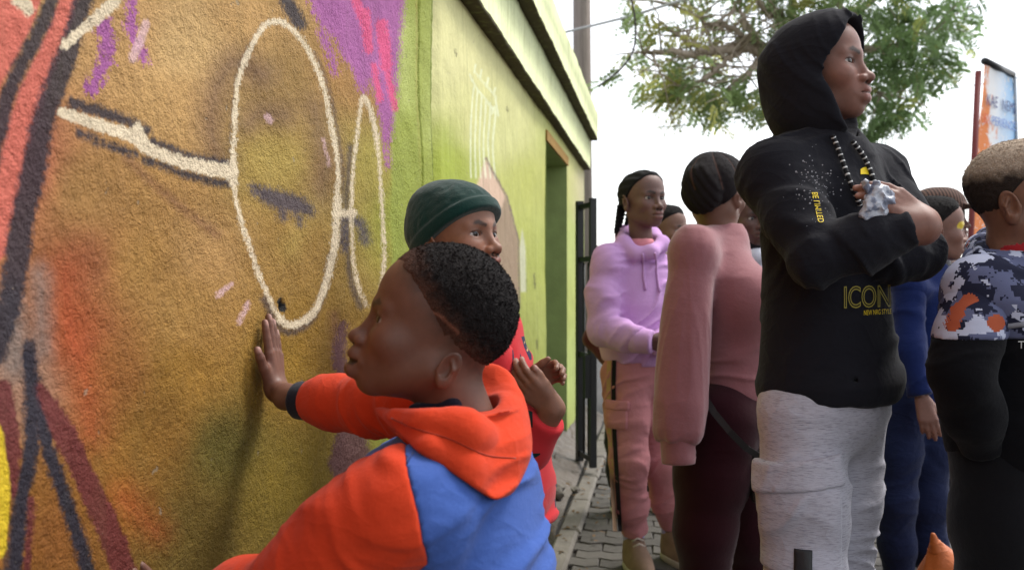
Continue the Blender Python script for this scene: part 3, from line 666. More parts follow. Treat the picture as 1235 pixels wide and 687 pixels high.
# --- ground, pavement, kerb
def ground():
    t = NT('asphalt'); n = t.noise(160, 4, .7); n2 = t.noise(1.2, 4)
    c = t.mix(n2, (.055, .053, .05), (.11, .105, .10)); c = t.mix(t.ramp(n, [(.55, (0, 0, 0)), (.7, (.6, .6, .6))]), c, (.2, .19, .18))
    g = mesh_np('ground', [(-600, -300, -.09), (600, -300, -.09), (600, 1500, -.09), (-600, 1500, -.09)], [(0, 1, 2, 3)], None, t.done(c, .9, t.bump(n, .5, .01)), smooth=False)
    tag(g, '', '', kind='structure')
    # bedding under the pavers
    q = [WU * s + WN * d + V(0, 0, -.016) for s, d in ((.2, .42), (12, .42), (12, -4.6), (.2, -4.6))]
    pv = mesh_np('pavement', q, [(0, 3, 2, 1)], None, plain('joint_sand', (.035, .031, .026), .95, .3, 60, .6, 300), smooth=False); tag(pv, '', '', kind='structure')
    # zig-zag interlocking pavers
    a, b, k = .2, .1, .013
    prof = [(0, -b / 2 + k), (a * .25, -b / 2 - k * .6), (a * .5, -b / 2 + k), (a * .75, -b / 2 - k * .6), (a, -b / 2 + k)]
    ol = [(x + .002, y + .002) for x, y in prof] + [(x - .002, y + b - .004) for x, y in reversed(prof)]
    ol[0] = (.0025, ol[0][1]); ol[-1] = (.0025, ol[-1][1])
    n = len(ol); cx, cy = a / 2, 0
    tops = [((x - cx) * .955 + cx, (y - cy) * .93 + cy, .0) for x, y in ol]; mid = [(x, y, -.006) for x, y in ol]; bot = [(x, y, -.05) for x, y in ol]
    base_v = np.array(bot + mid + tops); faces = [tuple(2 * n + i for i in range(n))]
    for r in (0, 1): faces += [(r * n + i, r * n + (i + 1) % n, (r + 1) * n + (i + 1) % n, (r + 1) * n + i) for i in range(n)]
    t = NT('paver_concrete'); oi = t.n('ObjectInfo'); n1 = t.noise(40, 5, .65); n2 = t.noise(300, 3)
    rc = t.attr('rnd'); 
    k1 = t.math('ADD', t.math('ADD', t.math('MULTIPLY', n1, .7), t.math('MULTIPLY', oi.outputs['Random'], .35)), t.math('ADD', t.math('MULTIPLY', rc, .35), .28))
    x = t.n('VectorMath', operation='SCALE'); x.inputs[0].default_value = hexc(92, 88, 84); t.l(k1, x.inputs['Scale'])
    mp = t.done(x.outputs[0], .85, t.bump(t.math('ADD', n1, n2), .4, .006), .25)
    R = Matrix(((-WU[1], -WU[0], 0), (WU[0], -WU[1], 0), (0, 0, 1)))   # placeholder, replaced below
    ex = V(WU[1], -WU[0], 0); ey = WU
    bm_ = bpy.data.meshes.new('paver'); bm_.from_pydata([tuple(p) for p in base_v], [], faces); bm_.update(); bm_.materials.append(mp)
    rng = np.random.RandomState(3); spots = []
    for i in range(60):
        for j in range(-1, 26):
            s = 2.0 + i * b * 1.0; e = -.345 + j * a + (a / 2 if i % 2 else 0)
            spots.append((ex * e + ey * s, s, e))
    def vis(p): 
        px = p[0] / p[1] * FPX + CX; py = HZ + CAMH / p[1] * FPX
        return (p[1] < 3.1) + (px > 1260) + (px < 640) + p[1] * .01 - (.5 if (px > 690 and px < 830) or 880 < px < 930 or 1050 < px < 1130 else 0)
    spots = [q for q in spots if q[2] > -.50 and q[2] < 4.2]
    spots.sort(key=lambda q: vis(q[0]))
    M3 = Matrix(((ex[0], ey[0], 0), (ex[1], ey[1], 0), (0, 0, 1)))
    VV, FF, RR = [], [], []
    for i, (p, s, e) in enumerate(spots):
        ax, ay, az = rng.normal(0, .008), rng.normal(0, .008), rng.normal(0, .012); dz = rng.normal(0, .0018)
        if i < 295:
            o = new_obj('paver', bm_, pv); o.matrix_local = Matrix.Translation((p[0], p[1], dz)) @ M3.to_4x4() @ Matrix.Rotation(ax, 4, 'X') @ Matrix.Rotation(ay, 4, 'Y') @ Matrix.Rotation(az, 4, 'Z')
        else:
            b0 = len(VV); w_ = base_v[:, :1] * ex + base_v[:, 1:2] * ey + p; w_[:, 2] = base_v[:, 2] + dz
            VV.extend(w_); FF.extend([tuple(i_ + b0 for i_ in f) for f in faces]); RR.extend([rng.rand()] * len(base_v))
    f = mesh_np('paver_field', VV, FF, pv, mp, smooth=False, attrs={'rnd': RR}); f['kind'] = 'stuff'
    # kerb stones between pavers and wall foot
    kb = tag(new_obj('kerb', bpy.data.meshes.new('kerb')), '', '', kind='structure')
    kv, kf = bx2(0.2, 12, .345, .45, -.06, -.03); bpy.data.objects.remove(kb)
    kb = mesh_np('kerb', kv, kf, None, M_CONC, smooth=False); tag(kb, '', '', kind='structure')
    s = 1.6; i = 0
    while s < 9:
        L = .52 + .1 * rng.rand(); kv, kf = bx2(s + .006, s + L - .006, .352 + .006 * rng.randn(), .444, -.04, .012 + .006 * rng.rand(), bev=.012)
        mesh_np('kerb_stone', kv, kf, kb, M_KERB, smooth=False); s += L
    # broken concrete apron at the foot of the wall
    ns, nd = 260, 30; S, D_ = np.meshgrid(np.linspace(1.2, 7.2, ns), np.linspace(.449, .64, nd), indexing='ij'); s = S.ravel(); d = D_.ravel()
    P3 = np.stack([s * 3, d * 3, 0 * s], 1).astype(F32)
    tt = (d - .45) / .19
    slab = 1 / (1 + np.exp(-(s - 4.05 - .25 * noise(P3 * 1.7) - .3 * (tt - .5)) * 30))
    z = -.035 + .012 * noise(P3 * 3) + .006 * noise(P3 * 12) + slab * (.055 + .07 * tt + .008 * noise(P3 * 6)) + .02 * tt
    crack = np.abs(noise(P3 * 1.3 + 4)); z -= .02 * np.clip(1 - crack / .03, 0, 1) * slab
    v = s[:, None] * WU + d[:, None] * WN; v[:, 2] = z; I = np.arange(ns * nd).reshape(ns, nd)
    q = np.stack([I[:-1, :-1], I[1:, :-1], I[1:, 1:], I[:-1, 1:]], -1).reshape(-1, 4)[:, ::-1]
    col = (1 - slab)[:, None] * V(.035, .031, .028) + slab[:, None] * s2l((92, 84, 76))
    t = NT('apron'); c = t.attr('Col', 'Color'); n1 = t.noise(12, 5, .65); n2 = t.noise(120, 4, .6)
    x = t.n('VectorMath', operation='SCALE'); t.l(c, x.inputs[0]); t.l(t.math('ADD', t.math('MULTIPLY', n1, .9), t.math('ADD', t.math('MULTIPLY', n2, .4), .4)), x.inputs['Scale'])
    wet = t.math('ADD', t.math('MULTIPLY', n1, .6), .35)
    ap = mesh_np('concrete_apron', v, q, None, t.done(x.outputs[0], wet, t.bump(t.math('ADD', n2, n1), .6, .01), .4), col); tag(ap, '', '', kind='structure')
def bx2(s0, s1, d0, d1, z0, z1, bev=0.):
    v = []
    for z, k in ((z0, 0), (z1 - bev, 0), (z1, bev)):
        for s, d in ((s0 + k, d0 + k), (s1 - k, d0 + k), (s1 - k, d1 - k), (s0 + k, d1 - k)): v.append(WU * s + WN * d + V(0, 0, z))
    f = [(8, 9, 10, 11)]
    for r in (0, 1): f += [(r * 4 + i, r * 4 + (i + 1) % 4, r * 4 + 4 + (i + 1) % 4, r * 4 + 4 + i) for i in range(4)]
    return v, f
M_KERB = plain('kerb_concrete', hexc(112, 107, 100), .85, .35, 18, .6, 90, .2)
ground()

# lumps of broken concrete and dry leaves along the wall foot
def lump(px, py, Y, r, seed, label):
    c = at(px, py, Y); o = empty('concrete_lump', (c[0], c[1], 0), label, 'rubble')
    def fn(P):
        q = P - c.astype(F32); d = ellip(q, (0, 0, 0), (r, r * 1.25, r * .7)); n = noise(q * (2.2 / r) + seed) + .5 * noise(q * (5 / r) + seed); return d + r * .28 * n
    job(fn, c - r * 2, c + r * 2, r / 9, lambda v, q: mesh_np('broken_block', v, q, o, M_KERB, smooth=False))
lump(668, 592, 4.35, .05, 3., 'large broken concrete lump at the foot of the green wall'); lump(694, 590, 4.6, .022, 8., 'small concrete crumb lying next to the kerb before the gate')
rng_ = np.random.RandomState(2); LV, LQ = [], []
for _ in range(140):
    s_, d_ = rng_.uniform(3.0, 6.6), rng_.uniform(.25, .58); c_ = WU * s_ + WN * d_ + V(0, 0, .02 if d_ < .45 else .05); a_ = rng_.uniform(0, 6.28); L_ = rng_.uniform(.008, .022)
    e_ = V(math.cos(a_), math.sin(a_), rng_.uniform(-.3, .3)); f_ = V(-math.sin(a_), math.cos(a_), rng_.uniform(-.3, .3)); k_ = len(LV)
    LV += [c_ - e_ * L_, c_ + f_ * L_ * .4, c_ + e_ * L_, c_ - f_ * L_ * .4]; LQ.append((k_, k_ + 1, k_ + 2, k_ + 3))
tag(mesh_np('dry_leaves', LV, LQ, None, plain('dry_leaf', hexc(96, 74, 48), .9, .5, 40), smooth=False), 'scattered dry leaves and litter along the kerb', 'litter', kind='stuff')
# ------------------------------------------------------------------ gate, pole, wires, tree, banner, far houses
def tube(pts, r, n=8, closed_r=None):
    """swept tube -> verts, faces; r scalar or list"""
    pts = [np.asarray(p, float) for p in pts]; k = len(pts); rs = [r] * k if np.isscalar(r) else list(r)
    v, f = [], []; prev = None
    for i, p in enumerate(pts):
        d = unit(pts[min(i + 1, k - 1)] - pts[max(i - 1, 0)])
        a = np.cross(d, (0, 0, 1) if abs(d[2]) < .9 else (1, 0, 0)) if prev is None else prev - d * np.dot(prev, d)
        a = unit(a); prev = a; b = np.cross(d, a)
        for j in range(n):
            t = 2 * math.pi * j / n; v.append(p + rs[i] * (a * math.cos(t) + b * math.sin(t)))
    for i in range(k - 1):
        for j in range(n): f.append((i * n + j, i * n + (j + 1) % n, (i + 1) * n + (j + 1) % n, (i + 1) * n + j))
    f.append(tuple(range(n))[::-1]); f.append(tuple((k - 1) * n + j for j in range(n)))
    return v, f
def box(c, h, R=None):
    v = []; R = np.eye(3) if R is None else R
    for x in (-1, 1):
        for y in (-1, 1):
            for z in (-1, 1): v.append(np.asarray(c, float) + R @ (np.asarray(h, float) * V(x, y, z)))
    return v, [(0, 1, 3, 2), (4, 6, 7, 5), (0, 4, 5, 1), (2, 3, 7, 6), (0, 2, 6, 4), (1, 5, 7, 3)]
def merge(ps):
    v, f = [], []
    for a, b in ps:
        k = len(v); v.extend(a); f.extend([tuple(i + k for i in q) for q in b])
    return v, f
# security gate swung open in front of the doorway
a0 = at(699, 500, 5.25); a1 = at(715, 500, 5.05); a0[2] = a1[2] = 0
root = empty('steel_gate', tuple(a0), 'black steel security gate swung open beside the green building', 'gate')
gd = unit(a1 - a0); gl = np.linalg.norm(a1 - a0); gR = np.stack([gd, np.cross((0, 0, 1), gd), V(0, 0, 1)], 1)
for k, (u, hw) in enumerate(((0, .020), (gl, .014))): mesh_np('stile', *box(a0 + gd * u + V(0, 0, .79), (hw, .018, .745), gR), root, M_BLACK, smooth=False)
for z in (1.50, 1.20, .66, .09): mesh_np('rail', *box(a0 + gd * gl / 2 + V(0, 0, z), (gl / 2 - .016, .012, .014), gR), root, M_BLACK, smooth=False)
for u in (.35, .68): mesh_np('bar', *tube([a0 + gd * gl * u + V(0, 0, .1), a0 + gd * gl * u + V(0, 0, 1.18)], .007), root, M_BLACK)
mesh_np('bolt', *box(a0 + gd * gl + V(0, 0, .55) - gR[:, 1] * .03, (.012, .02, .12), gR), root, M_BLACK, smooth=False)
for z in (.3, 1.3): mesh_np('hinge', *tube([a0 - gd * .03 + V(0, 0, z - .05), a0 - gd * .03 + V(0, 0, z + .05)], .014), root, M_BLACK)
# pale boundary wall and houses further down the street, behind everyone
def house(px0, px1, Y, h, c, label, roof=True, dep=5.):
    x0 = (px0 - CX) / FPX * Y; x1 = (px1 - CX) / FPX * Y
    r = empty('far_house', ((x0 + x1) / 2, Y, 0), label, 'house')
    mesh_np('wall', *box(((x0 + x1) / 2, Y + dep / 2, h / 2 - .05), ((x1 - x0) / 2, dep / 2, h / 2 + .05)), r, plain('house_paint', c, .8, .12, 3), smooth=False)
    if roof:
        v = [(x0 - .3, Y - .3, h), (x1 + .3, Y - .3, h), (x1 + .3, Y + dep + .3, h), (x0 - .3, Y + dep + .3, h), (x0 - .3, Y + dep / 2, h + .9), (x1 + .3, Y + dep / 2, h + .9)]
        mesh_np('roof', v, [(0, 1, 5, 4), (2, 3, 4, 5), (0, 4, 3), (1, 2, 5), (0, 3, 2, 1)], r, plain('roof_sheet', hexc(150, 140, 136), .6, .2, 4), smooth=False)
    for k in (.25, .7):
        xx = x0 + (x1 - x0) * k; w_ = mesh_np('window', *box((xx, Y - .01, 1.45), (.5, .03, .45)), r, plain('frame_white', (.7, .7, .7)), smooth=False)
        mesh_np('pane', *box((xx, Y - .045, 1.45), (.45, .006, .40)), w_, plain('dark_pane', (.04, .05, .06), .1), smooth=False)
    xx = x0 + (x1 - x0) * .48; mesh_np('door', *box((xx, Y - .01, .98), (.42, .03, 1.0)), r, plain('door_brown', hexc(110, 80, 60)), smooth=False)
house(640, 770, 24, 2.0, hexc(222, 206, 200), 'small pale pink house far down the street behind the gate', roof=False)
house(850, 1010, 30, 2.2, hexc(214, 214, 208), 'small off white house far off behind the standing people')
# utility pole
p0 = at(701, 60, 10.2); 
v, f = tube([V(p0[0] + .03, 10.2, -.2), V(p0[0] + .015, 10.2, 2.5), V(p0[0], 10.2, 5.2)], [.115, .105, .095], 14)
root = empty('utility_pole', (p0[0], 10.2, 0), 'weathered grey wooden utility pole rising behind the green building', 'pole')
t = NT('pole_wood'); n1 = t.noise(1., 5, .65, t.map((60, 60, 3))); c = t.mix(n1, hexc(96, 84, 80), hexc(172, 160, 152))
mesh_np('shaft', v, f, root, t.done(c, .85, t.bump(n1, .5, .01)))
mesh_np('crossarm', *box((p0[0], 10.2 - .12, 4.7), (.7, .05, .05)), root, M_CONC, smooth=False)
for k in (-.55, .55): mesh_np('insulator', *tube([V(p0[0] + k, 10.08, 4.75), V(p0[0] + k, 10.08, 4.86)], [.035, .02]), root, M_BLACK)
def wire(name, pts, r, c, label, sag=.0):
    P = []; n = 24
    for i in range(len(pts) - 1):
        for k in range(n): t_ = k / n; P.append(lerp(pts[i], pts[i + 1], t_) - V(0, 0, sag * 4 * t_ * (1 - t_)))
    P.append(pts[-1]); o = mesh_np(name, *tube(P, r, 6), None, plain(name, c, .6)); tag(o, label, 'cable')
wire('overhead_cable', [at(650, 46, 10.0), at(690, 37, 10.0), at(760, 20, 9.2), at(830, -2, 8.4), at(960, -60, 7.2)], .014, (.55, .55, .56), 'thick pale cable running from the utility pole up into the tree')
wire('overhead_wire', [at(690, 160, 15), at(925, 145, 14), at(1090, 117, 13), at(1180, 102, 12.5), at(1300, 82, 12)], .008, (.12, .12, .13), 'thin grey wire strung low behind the tree and the banner', .0)
# banner
tl, tr = at(1187, 77, 7.0), at(1221, 93, 7.6); bl, br_ = at(1168, 300, 7.0), at(1230, 300, 7.6)
root = empty('street_banner', (bl[0], bl[1], 0), 'tall orange and pale blue banner on a dark red post beyond the crowd', 'banner')
def bq(u, w, o=0.):   # u across, w down
    nn = unit(np.cross(tr - tl, bl - tl)); nn = nn if nn[1] < 0 else -nn
    return lerp(lerp(tl, tr, u), lerp(bl, br_, u), w) + nn * o
gu, gw = 14, 40; G = [bq(i / gu, j / gw, .006 * math.sin(i * .9 + j * .25)) for j in range(gw + 1) for i in range(gu + 1)]
uvu = np.array([i / gu for j in range(gw + 1) for i in range(gu + 1)]); uvw = np.array([j / gw for j in range(gw + 1) for i in range(gu + 1)])
Q = [(j * (gu + 1) + i, j * (gu + 1) + i + 1, (j + 1) * (gu + 1) + i + 1, (j + 1) * (gu + 1) + i) for j in range(gw) for i in range(gu)]
t = NT('banner_print'); U, W_ = t.attr('bu'), t.attr('bw'); n1 = t.noise(9, 4, .6)
org = t.math('SUBTRACT', t.math('ADD', t.math('MULTIPLY', n1, .7), t.math('MULTIPLY', W_, .5)), t.math('MULTIPLY', U, .75))
c = t.mix(t.ramp(U, [(.35, (0, 0, 0)), (1, (1, 1, 1))]), (.80, .80, .80), hexc(150, 196, 236))
c = t.mix(t.ramp(org, [(.24, (0, 0, 0)), (.33, (1, 1, 1))]), c, hexc(226, 132, 70))
c = t.mix(t.ramp(t.noise(26, 3), [(.60, (0, 0, 0)), (.64, (1, 1, 1))]), c, (.82, .80, .78))
mesh_np('banner_cloth', G, Q, root, t.done(c, .7), attrs={'bu': uvu, 'bw': uvw})
mesh_np('top_rail', *tube([bq(.0, -.015), bq(1.02, -.015)], .028), root, M_BLACK)
mesh_np('post', *tube([V(bl[0] - .05, bl[1], 0), lerp(bl, tl, .96) - V(.04, 0, 0)], .024), root, plain('post_red', hexc(110, 44, 44)))
mesh_np('post', *tube([V(br_[0] + .03, br_[1], 0), tr + V(.02, 0, 0)], .015), root, plain('post_grey', hexc(150, 160, 170)))
def flat_text(name, body, u0, u1, w0, w1, mat, parent):
    cu = bpy.data.curves.new(name, 'FONT'); cu.body = body; cu.resolution_u = 3; ob = bpy.data.objects.new(name, cu); COL.objects.link(ob)
    me = bpy.data.meshes.new_from_object(ob.evaluated_get(bpy.context.evaluated_depsgraph_get())); bpy.data.objects.remove(ob)
    co = np.array([v.co[:] for v in me.vertices]); x0, x1 = co[:, 0].min(), co[:, 0].max(); y0, y1 = co[:, 1].min(), co[:, 1].max()
    P = [bq(u0 + (u1 - u0) * (c[0] - x0) / (x1 - x0), w1 - (w1 - w0) * (c[1] - y0) / (y1 - y0), .016) for c in co]
    mesh_np(name, P, [tuple(p.vertices) for p in me.polygons], parent, mat, smooth=False)
mt_b = plain('print_navy', hexc(60, 66, 120), .7)
flat_text('lettering', 'KAE', .10, .42, .155, .215, mt_b, root); flat_text('lettering', 'NEMS', .56, 1.0, .155, .215, mt_b, root)
flat_text('lettering', 'EX', .06, .25, .265, .315, plain('print_orange', hexc(214, 90, 50), .7), root); flat_text('lettering', 'PERIENCE', .28, .98, .265, .315, plain('print_blue', hexc(110, 140, 200), .7), root)
# tree
def build_tree():
    rng = np.random.RandomState(11)
    root = empty('street_tree', tuple(V(3.15, 9.3, 0)), 'spreading feathery green tree with pale bare branches behind the hooded boy', 'tree')
    bark = NT('bark'); n1 = bark.noise(1., 5, .6, bark.map((40, 40, 8))); mb = bark.done(bark.mix(n1, hexc(128, 114, 102), hexc(204, 188, 170)), .9, bark.bump(n1, .6, .02))
    fork = at(962, 75, 9.2); T0 = V(3.15, 9.3, -.05)
    v, f = tube([T0, lerp(T0, fork, .35) + V(.06, 0, 0), lerp(T0, fork, .7) - V(.03, 0, 0), fork], [.17, .14, .12, .10], 12)
    trunk = mesh_np('trunk', v, f, root, mb)
    limbs = [[(962, 75, 9.2), (925, 62, 9.1), (890, 60, 9.0), (850, 62, 8.9), (800, 64, 8.8), (776, 66, 8.8)], [(925, 62, 9.1), (905, 48, 9.0), (880, 35, 9.0), (845, 25, 8.9), (810, 5, 8.8)],
             [(962, 75, 9.2), (940, 30, 9.2), (930, 0, 9.2), (915, -60, 9.3)], [(930, 20, 9.2), (905, -5, 9.0), (880, -40, 9.0)], [(925, 62, 9.1), (905, 85, 9.0), (893, 100, 8.9), (870, 112, 8.8)],
             [(962, 75, 9.2), (1000, 40, 9.3), (1040, 10, 9.4), (1070, -30, 9.5)], [(1000, 40, 9.3), (1050, 60, 9.2), (1090, 55, 9.1), (1130, 35, 9.1)], [(962, 75, 9.2), (1030, 100, 9.1), (1070, 120, 9.0)],
             [(1020, 26, 9.4), (1012, -20, 9.4), (1020, -90, 9.5)], [(890, 60, 9.0), (870, 78, 9.0), (845, 95, 8.9), (825, 108, 8.9)], [(850, 62, 8.9), (830, 50, 8.8), (815, 40, 8.8)], [(962, 75, 9.2), (958, 10, 9.6), (970, -80, 10)], [(905, 48, 9.0), (900, 25, 8.9), (885, 5, 8.9)]]
    tips = []
    for li, L in enumerate(limbs):
        L = smooth_pts(L, 4); P = [at(*q) for q in L]; k = len(P); r0 = .075 if li in (0, 2, 5, 11) else .042
        for i in range(1, k - 1): P[i] = P[i] + rng.randn(3) * .018
        mesh_np('limb', *tube(P, [r0 * (1 - .78 * i / (k - 1)) for i in range(k)], 7), root, mb)
        for i in range(2, k):
            for _ in range(2):
                d = unit(rng.randn(3) * V(1, .8, .6) + V(0, 0, -.1)); ln = .25 + .4 * rng.rand()
                q = [P[i], P[i] + d * ln * .5 + rng.randn(3) * .03, P[i] + d * ln + V(0, 0, -.08 * rng.rand())]
                tips.append((q, .012))
    mesh_np('twigs', *merge([tube(q, [r, r * .6, r * .3], 5) for q, r in tips]), root, mb)
    # loose hanging twig
    tw = smooth_pts([(757, -20, 7.6), (766, 25, 7.6), (764, 60, 7.6), (748, 84, 7.6), (722, 104, 7.6)], 5); mesh_np('hanging_twig', *tube([at(*q) for q in tw], .009, 6), root, plain('twig_dark', (.06, .05, .045), .9))
    clumps = [(748, 86, 14, .5), (775, 66, 24, .5), (790, 92, 26, 1), (806, 112, 20, 1), (826, 112, 24, 1.1), (850, 112, 24, 1.2), (860, 128, 20, 1.2), (880, 112, 22, 1.1), (905, 108, 24, 1), (930, 118, 24, 1), (812, 66, 22, .35), (838, 84, 22, .6), (800, 20, 26, .35), (772, 26, 20, .3), (846, 40, 26, .5), (868, 58, 20, .4), (880, 14, 26, .4), (760, 4, 18, .3), (830, 0, 26, .4), (915, 20, 30, .5), (950, 6, 34, .7), (990, 10, 34, .8),
              (1050, 128, 24, 1.1), (1075, 140, 22, 1.2), (1068, 152, 14, 1.1), (1092, 128, 18, 1.0), (1050, 100, 24, .8), (1058, 66, 28, 1), (1080, 84, 26, 1.1), (1104, 92, 24, 1.2), (1128, 78, 22, 1.2), (1138, 58, 18, 1), (1100, 50, 30, 1.1), (1070, 28, 30, .9), (1104, 18, 30, 1), (1136, 22, 26, 1), (1160, 6, 18, .8), (1034, 20, 26, .7), (1040, 150, 16, 1), (1150, 36, 12, .7), (1020, 130, 24, 1), (980, 120, 30, 1)]
    for k in range(26): clumps.append((rng.uniform(770, 1180), rng.uniform(-190, -25), rng.uniform(28, 44), .7))
    vv, cc = [], []
    for (px, py, r, den) in clumps:
        Yc = 9.0 + rng.uniform(-.5, .6); c0 = at(px, py, Yc); rm = r / FPX * Yc * 1.15
        ns = int(24 * den * (r / 24) ** 2) + 3
        for _ in range(ns):
            p = c0 + rng.randn(3) * rm * V(.52, .6, .46)
            d = unit(rng.randn(3) * V(1, 1, .5) + V(0, 0, -.55)); ln = rng.uniform(.14, .26)
            sd = unit(np.cross(d, rng.randn(3))); up = np.cross(sd, d)
            yellow = rng.rand() < (.45 if px < 870 else .12)
            g = s2l((186, 186, 108) if yellow else (142, 162, 108)) * rng.uniform(.65, 1.25)
            if px > 1000: g = g * V(.80, .88, .92)
            for j in range(9):
                b_ = p + d * ln * (j + 1) / 9 + V(0, 0, -.05 * (j / 9) ** 2)
                for sg in (-1, 1):
                    e = unit(sd * sg + d * .55 + up * rng.uniform(-.25, .25)); le = rng.uniform(.05, .085); wd = np.cross(e, up) * .013
                    vv += [b_, b_ + e * le * .5 + wd, b_ + e * le, b_ + e * le * .5 - wd]; cc += [g * rng.uniform(.85, 1.15)] * 4
    t = NT('leaf'); col = t.attr('Col', 'Color'); tr_ = t.n('BsdfTranslucent'); t.l(col, tr_.inputs[0])
    mx = t.n('MixShader'); mx.inputs[0].default_value = .6; out = t.t.nodes['Material Output']; t.done(col, .6, None, .25)
    t.l(t.b.outputs[0], mx.inputs[1]); t.l(tr_.outputs[0], mx.inputs[2]); t.l(mx.outputs[0], out.inputs[0])
    cr = mesh_np('crown', np.array(vv), np.arange(len(vv)).reshape(-1, 4), root, t.m, np.array(cc), False); cr['kind'] = 'stuff'
build_tree()
# ------------------------------------------------------------------ the people
class Person:
    def __init__(s, label, base, group=None):
        s.root = empty('person', (base[0], base[1], 0), label, 'person', group); s.o = {}; s.skin = []; s.nskin = 0; s.bv = []
    def part(s, key, name, fn, pts, vox, mat, parent=None, col=None, m=.02, after=None):
        lo, hi = pts if isinstance(pts, tuple) else pts_bounds(pts, m)
        def done(v, q):
            par = s.o[parent] if parent else s.root
            s.o[key] = mesh_np(name, v, q, par, mat, col(v) if callable(col) else (np.repeat(np.asarray(col)[None], len(v), 0) if col is not None else None))
            if after: after(s.o[key], v, q)
        job(fn, lo, hi, vox, done)
    def body(s, fields):
        """one skin mesh from head, hands and trunk: [(fn, (lo, hi), vox, colour or colour function)]"""
        n = len(fields); got = []
        for fn, bd, vox, col in fields:
            def done(v, q, col=col):
                c = col(v) if callable(col) else np.repeat(np.asarray(col)[None], len(v), 0); got.append((v, q, c))
                if len(got) == n:
                    k = 0; A, B, C = [], [], []
                    for v_, q_, c_ in got: A.append(v_); B.append(q_ + k); C.append(c_); k += len(v_)
                    s.o['body'] = mesh_np('body', np.concatenate(A), np.concatenate(B), s.root, M_SKIN, np.concatenate(C))
            job(fn, bd[0], bd[1], vox, done)
def core_field(J, k=1.):
    def fn(P):
        d = chain(P, [J['pel'], lerp(J['pel'], J['nk'], .5), lerp(J['pel'], J['nk'], .86)], [.082 * k, .078 * k, .074 * k], .04)
        for S in 'LR':
            d = smin(d, chain(P, [lerp(J['nk'], J['sh' + S], .35), J['sh' + S], J['el' + S], J['wr' + S]], [.034 * k, .034 * k, .027 * k, .019 * k], .03), .03)
            d = smin(d, chain(P, [J['hp' + S], J['kn' + S], J['an' + S]], [.062 * k, .044 * k, .030 * k], .03), .03)
        return d
    return fn, pts_bounds(list(J.values()), .1)
def shoe_field(an, fd, L=.25, w=.048):
    fd = unit(V(fd[0], fd[1], 0)); rt = np.cross(fd, (0, 0, 1)); g = V(an[0], an[1], 0); R = np.stack([rt, fd, V(0, 0, 1)], 1)
    def fn(P):
        p = (P - g.astype(F32)) @ R.astype(F32)
        d = ellip(p, (0, L * .30, .028), (w, L * .52, .055)); d = smin(d, ellip(p, (0, 0, .075), (w * .82, L * .20, .062)), .03)
        d = smin(d, seg(p, (0, L * .05, .10), (0, L * .38, .06), w * .70, w * .72), .02)
        return smax(d, .016 - p[:, 2], .006)
    def sole(P):
        p = (P - g.astype(F32)) @ R.astype(F32)
        d = ellip(p, (0, L * .30, .012), (w * 1.07, L * .55, .10))
        return smax(smax(d, p[:, 2] - .028, .006), .001 - p[:, 2], .004)
    return fn, sole, pts_bounds([g + fd * L * .9, g - fd * L * .35, g + V(0, 0, .15)], .07)
def add_shoes(p, J, fd, mat, sole_mat, L=.25, vox=.006, lace=None, stripe=None):
    for i, S in enumerate('LR'):
        f = fd[i] if isinstance(fd, (list, tuple)) and not np.isscalar(fd[0]) else fd
        up, so, bd = shoe_field(J['an' + S], f, L)
        p.part('shoe' + S, 'shoe', up, bd, vox, mat); p.part('sole' + S, 'sole', so, bd, vox, sole_mat, 'shoe' + S)
        if lace is not None:
            ff = unit(V(f[0], f[1], 0)); rt = np.cross(ff, (0, 0, 1)); g = V(J['an' + S][0], J['an' + S][1], 0)
            def mk(o, v, q, ff=ff, rt=rt, g=g, key='shoe' + S):
                tb = [tube([g + ff * L * (.16 + .07 * k) - rt * .022 + V(0, 0, .130 - .016 * k), g + ff * L * (.18 + .07 * k) + V(0, 0, .142 - .016 * k), g + ff * L * (.16 + .07 * k) + rt * .022 + V(0, 0, .130 - .016 * k)], .0035, 6) for k in range(4)]
                mesh_np('laces', *merge(tb), p.o[key], lace)
            JOB_AFTER.append((p, 'shoe' + S, mk))
JOB_AFTER = []; AFTER = []
def pants_field(J, r, amp=.005, seed=0., hipw=.11, hipd=.10, f_al=20, top=.125):
    """r = thigh, knee, ankle radii"""
    def fn(P):
        hc = (J['hpL'] + J['hpR']) / 2; ax = unit(J['hpR'] - J['hpL'])
        R = frame(np.cross((0, 0, 1), ax))
        d = ellip(P, hc + V(0, 0, .03), (hipw, hipd, .12), R)
        for i, S in enumerate('LR'):
            kn, an = J['kn' + S], J['an' + S] + V(0, 0, .03)
            pts = [J['hp' + S], lerp(J['hp' + S], kn, .5), kn, lerp(kn, an, .55), an + V(0, 0, .03)]
            d = smin(d, sleeve(P, pts, [r[0], (r[0] + r[1]) / 2 * 1.02, r[1], (r[1] + r[2]) / 2, r[2]], amp, f_al, 5, seed + i * 11, .035), .035)
        return smax(d, P[:, 2] - F32(hc[2] + top), .01)
    return fn, pts_bounds([J[k + S] for k in ('hp', 'kn', 'an') for S in 'LR'], .17)
def legs(J, hx, Y, px, facing, hip_z, gap, knee_f=.0):
    pass
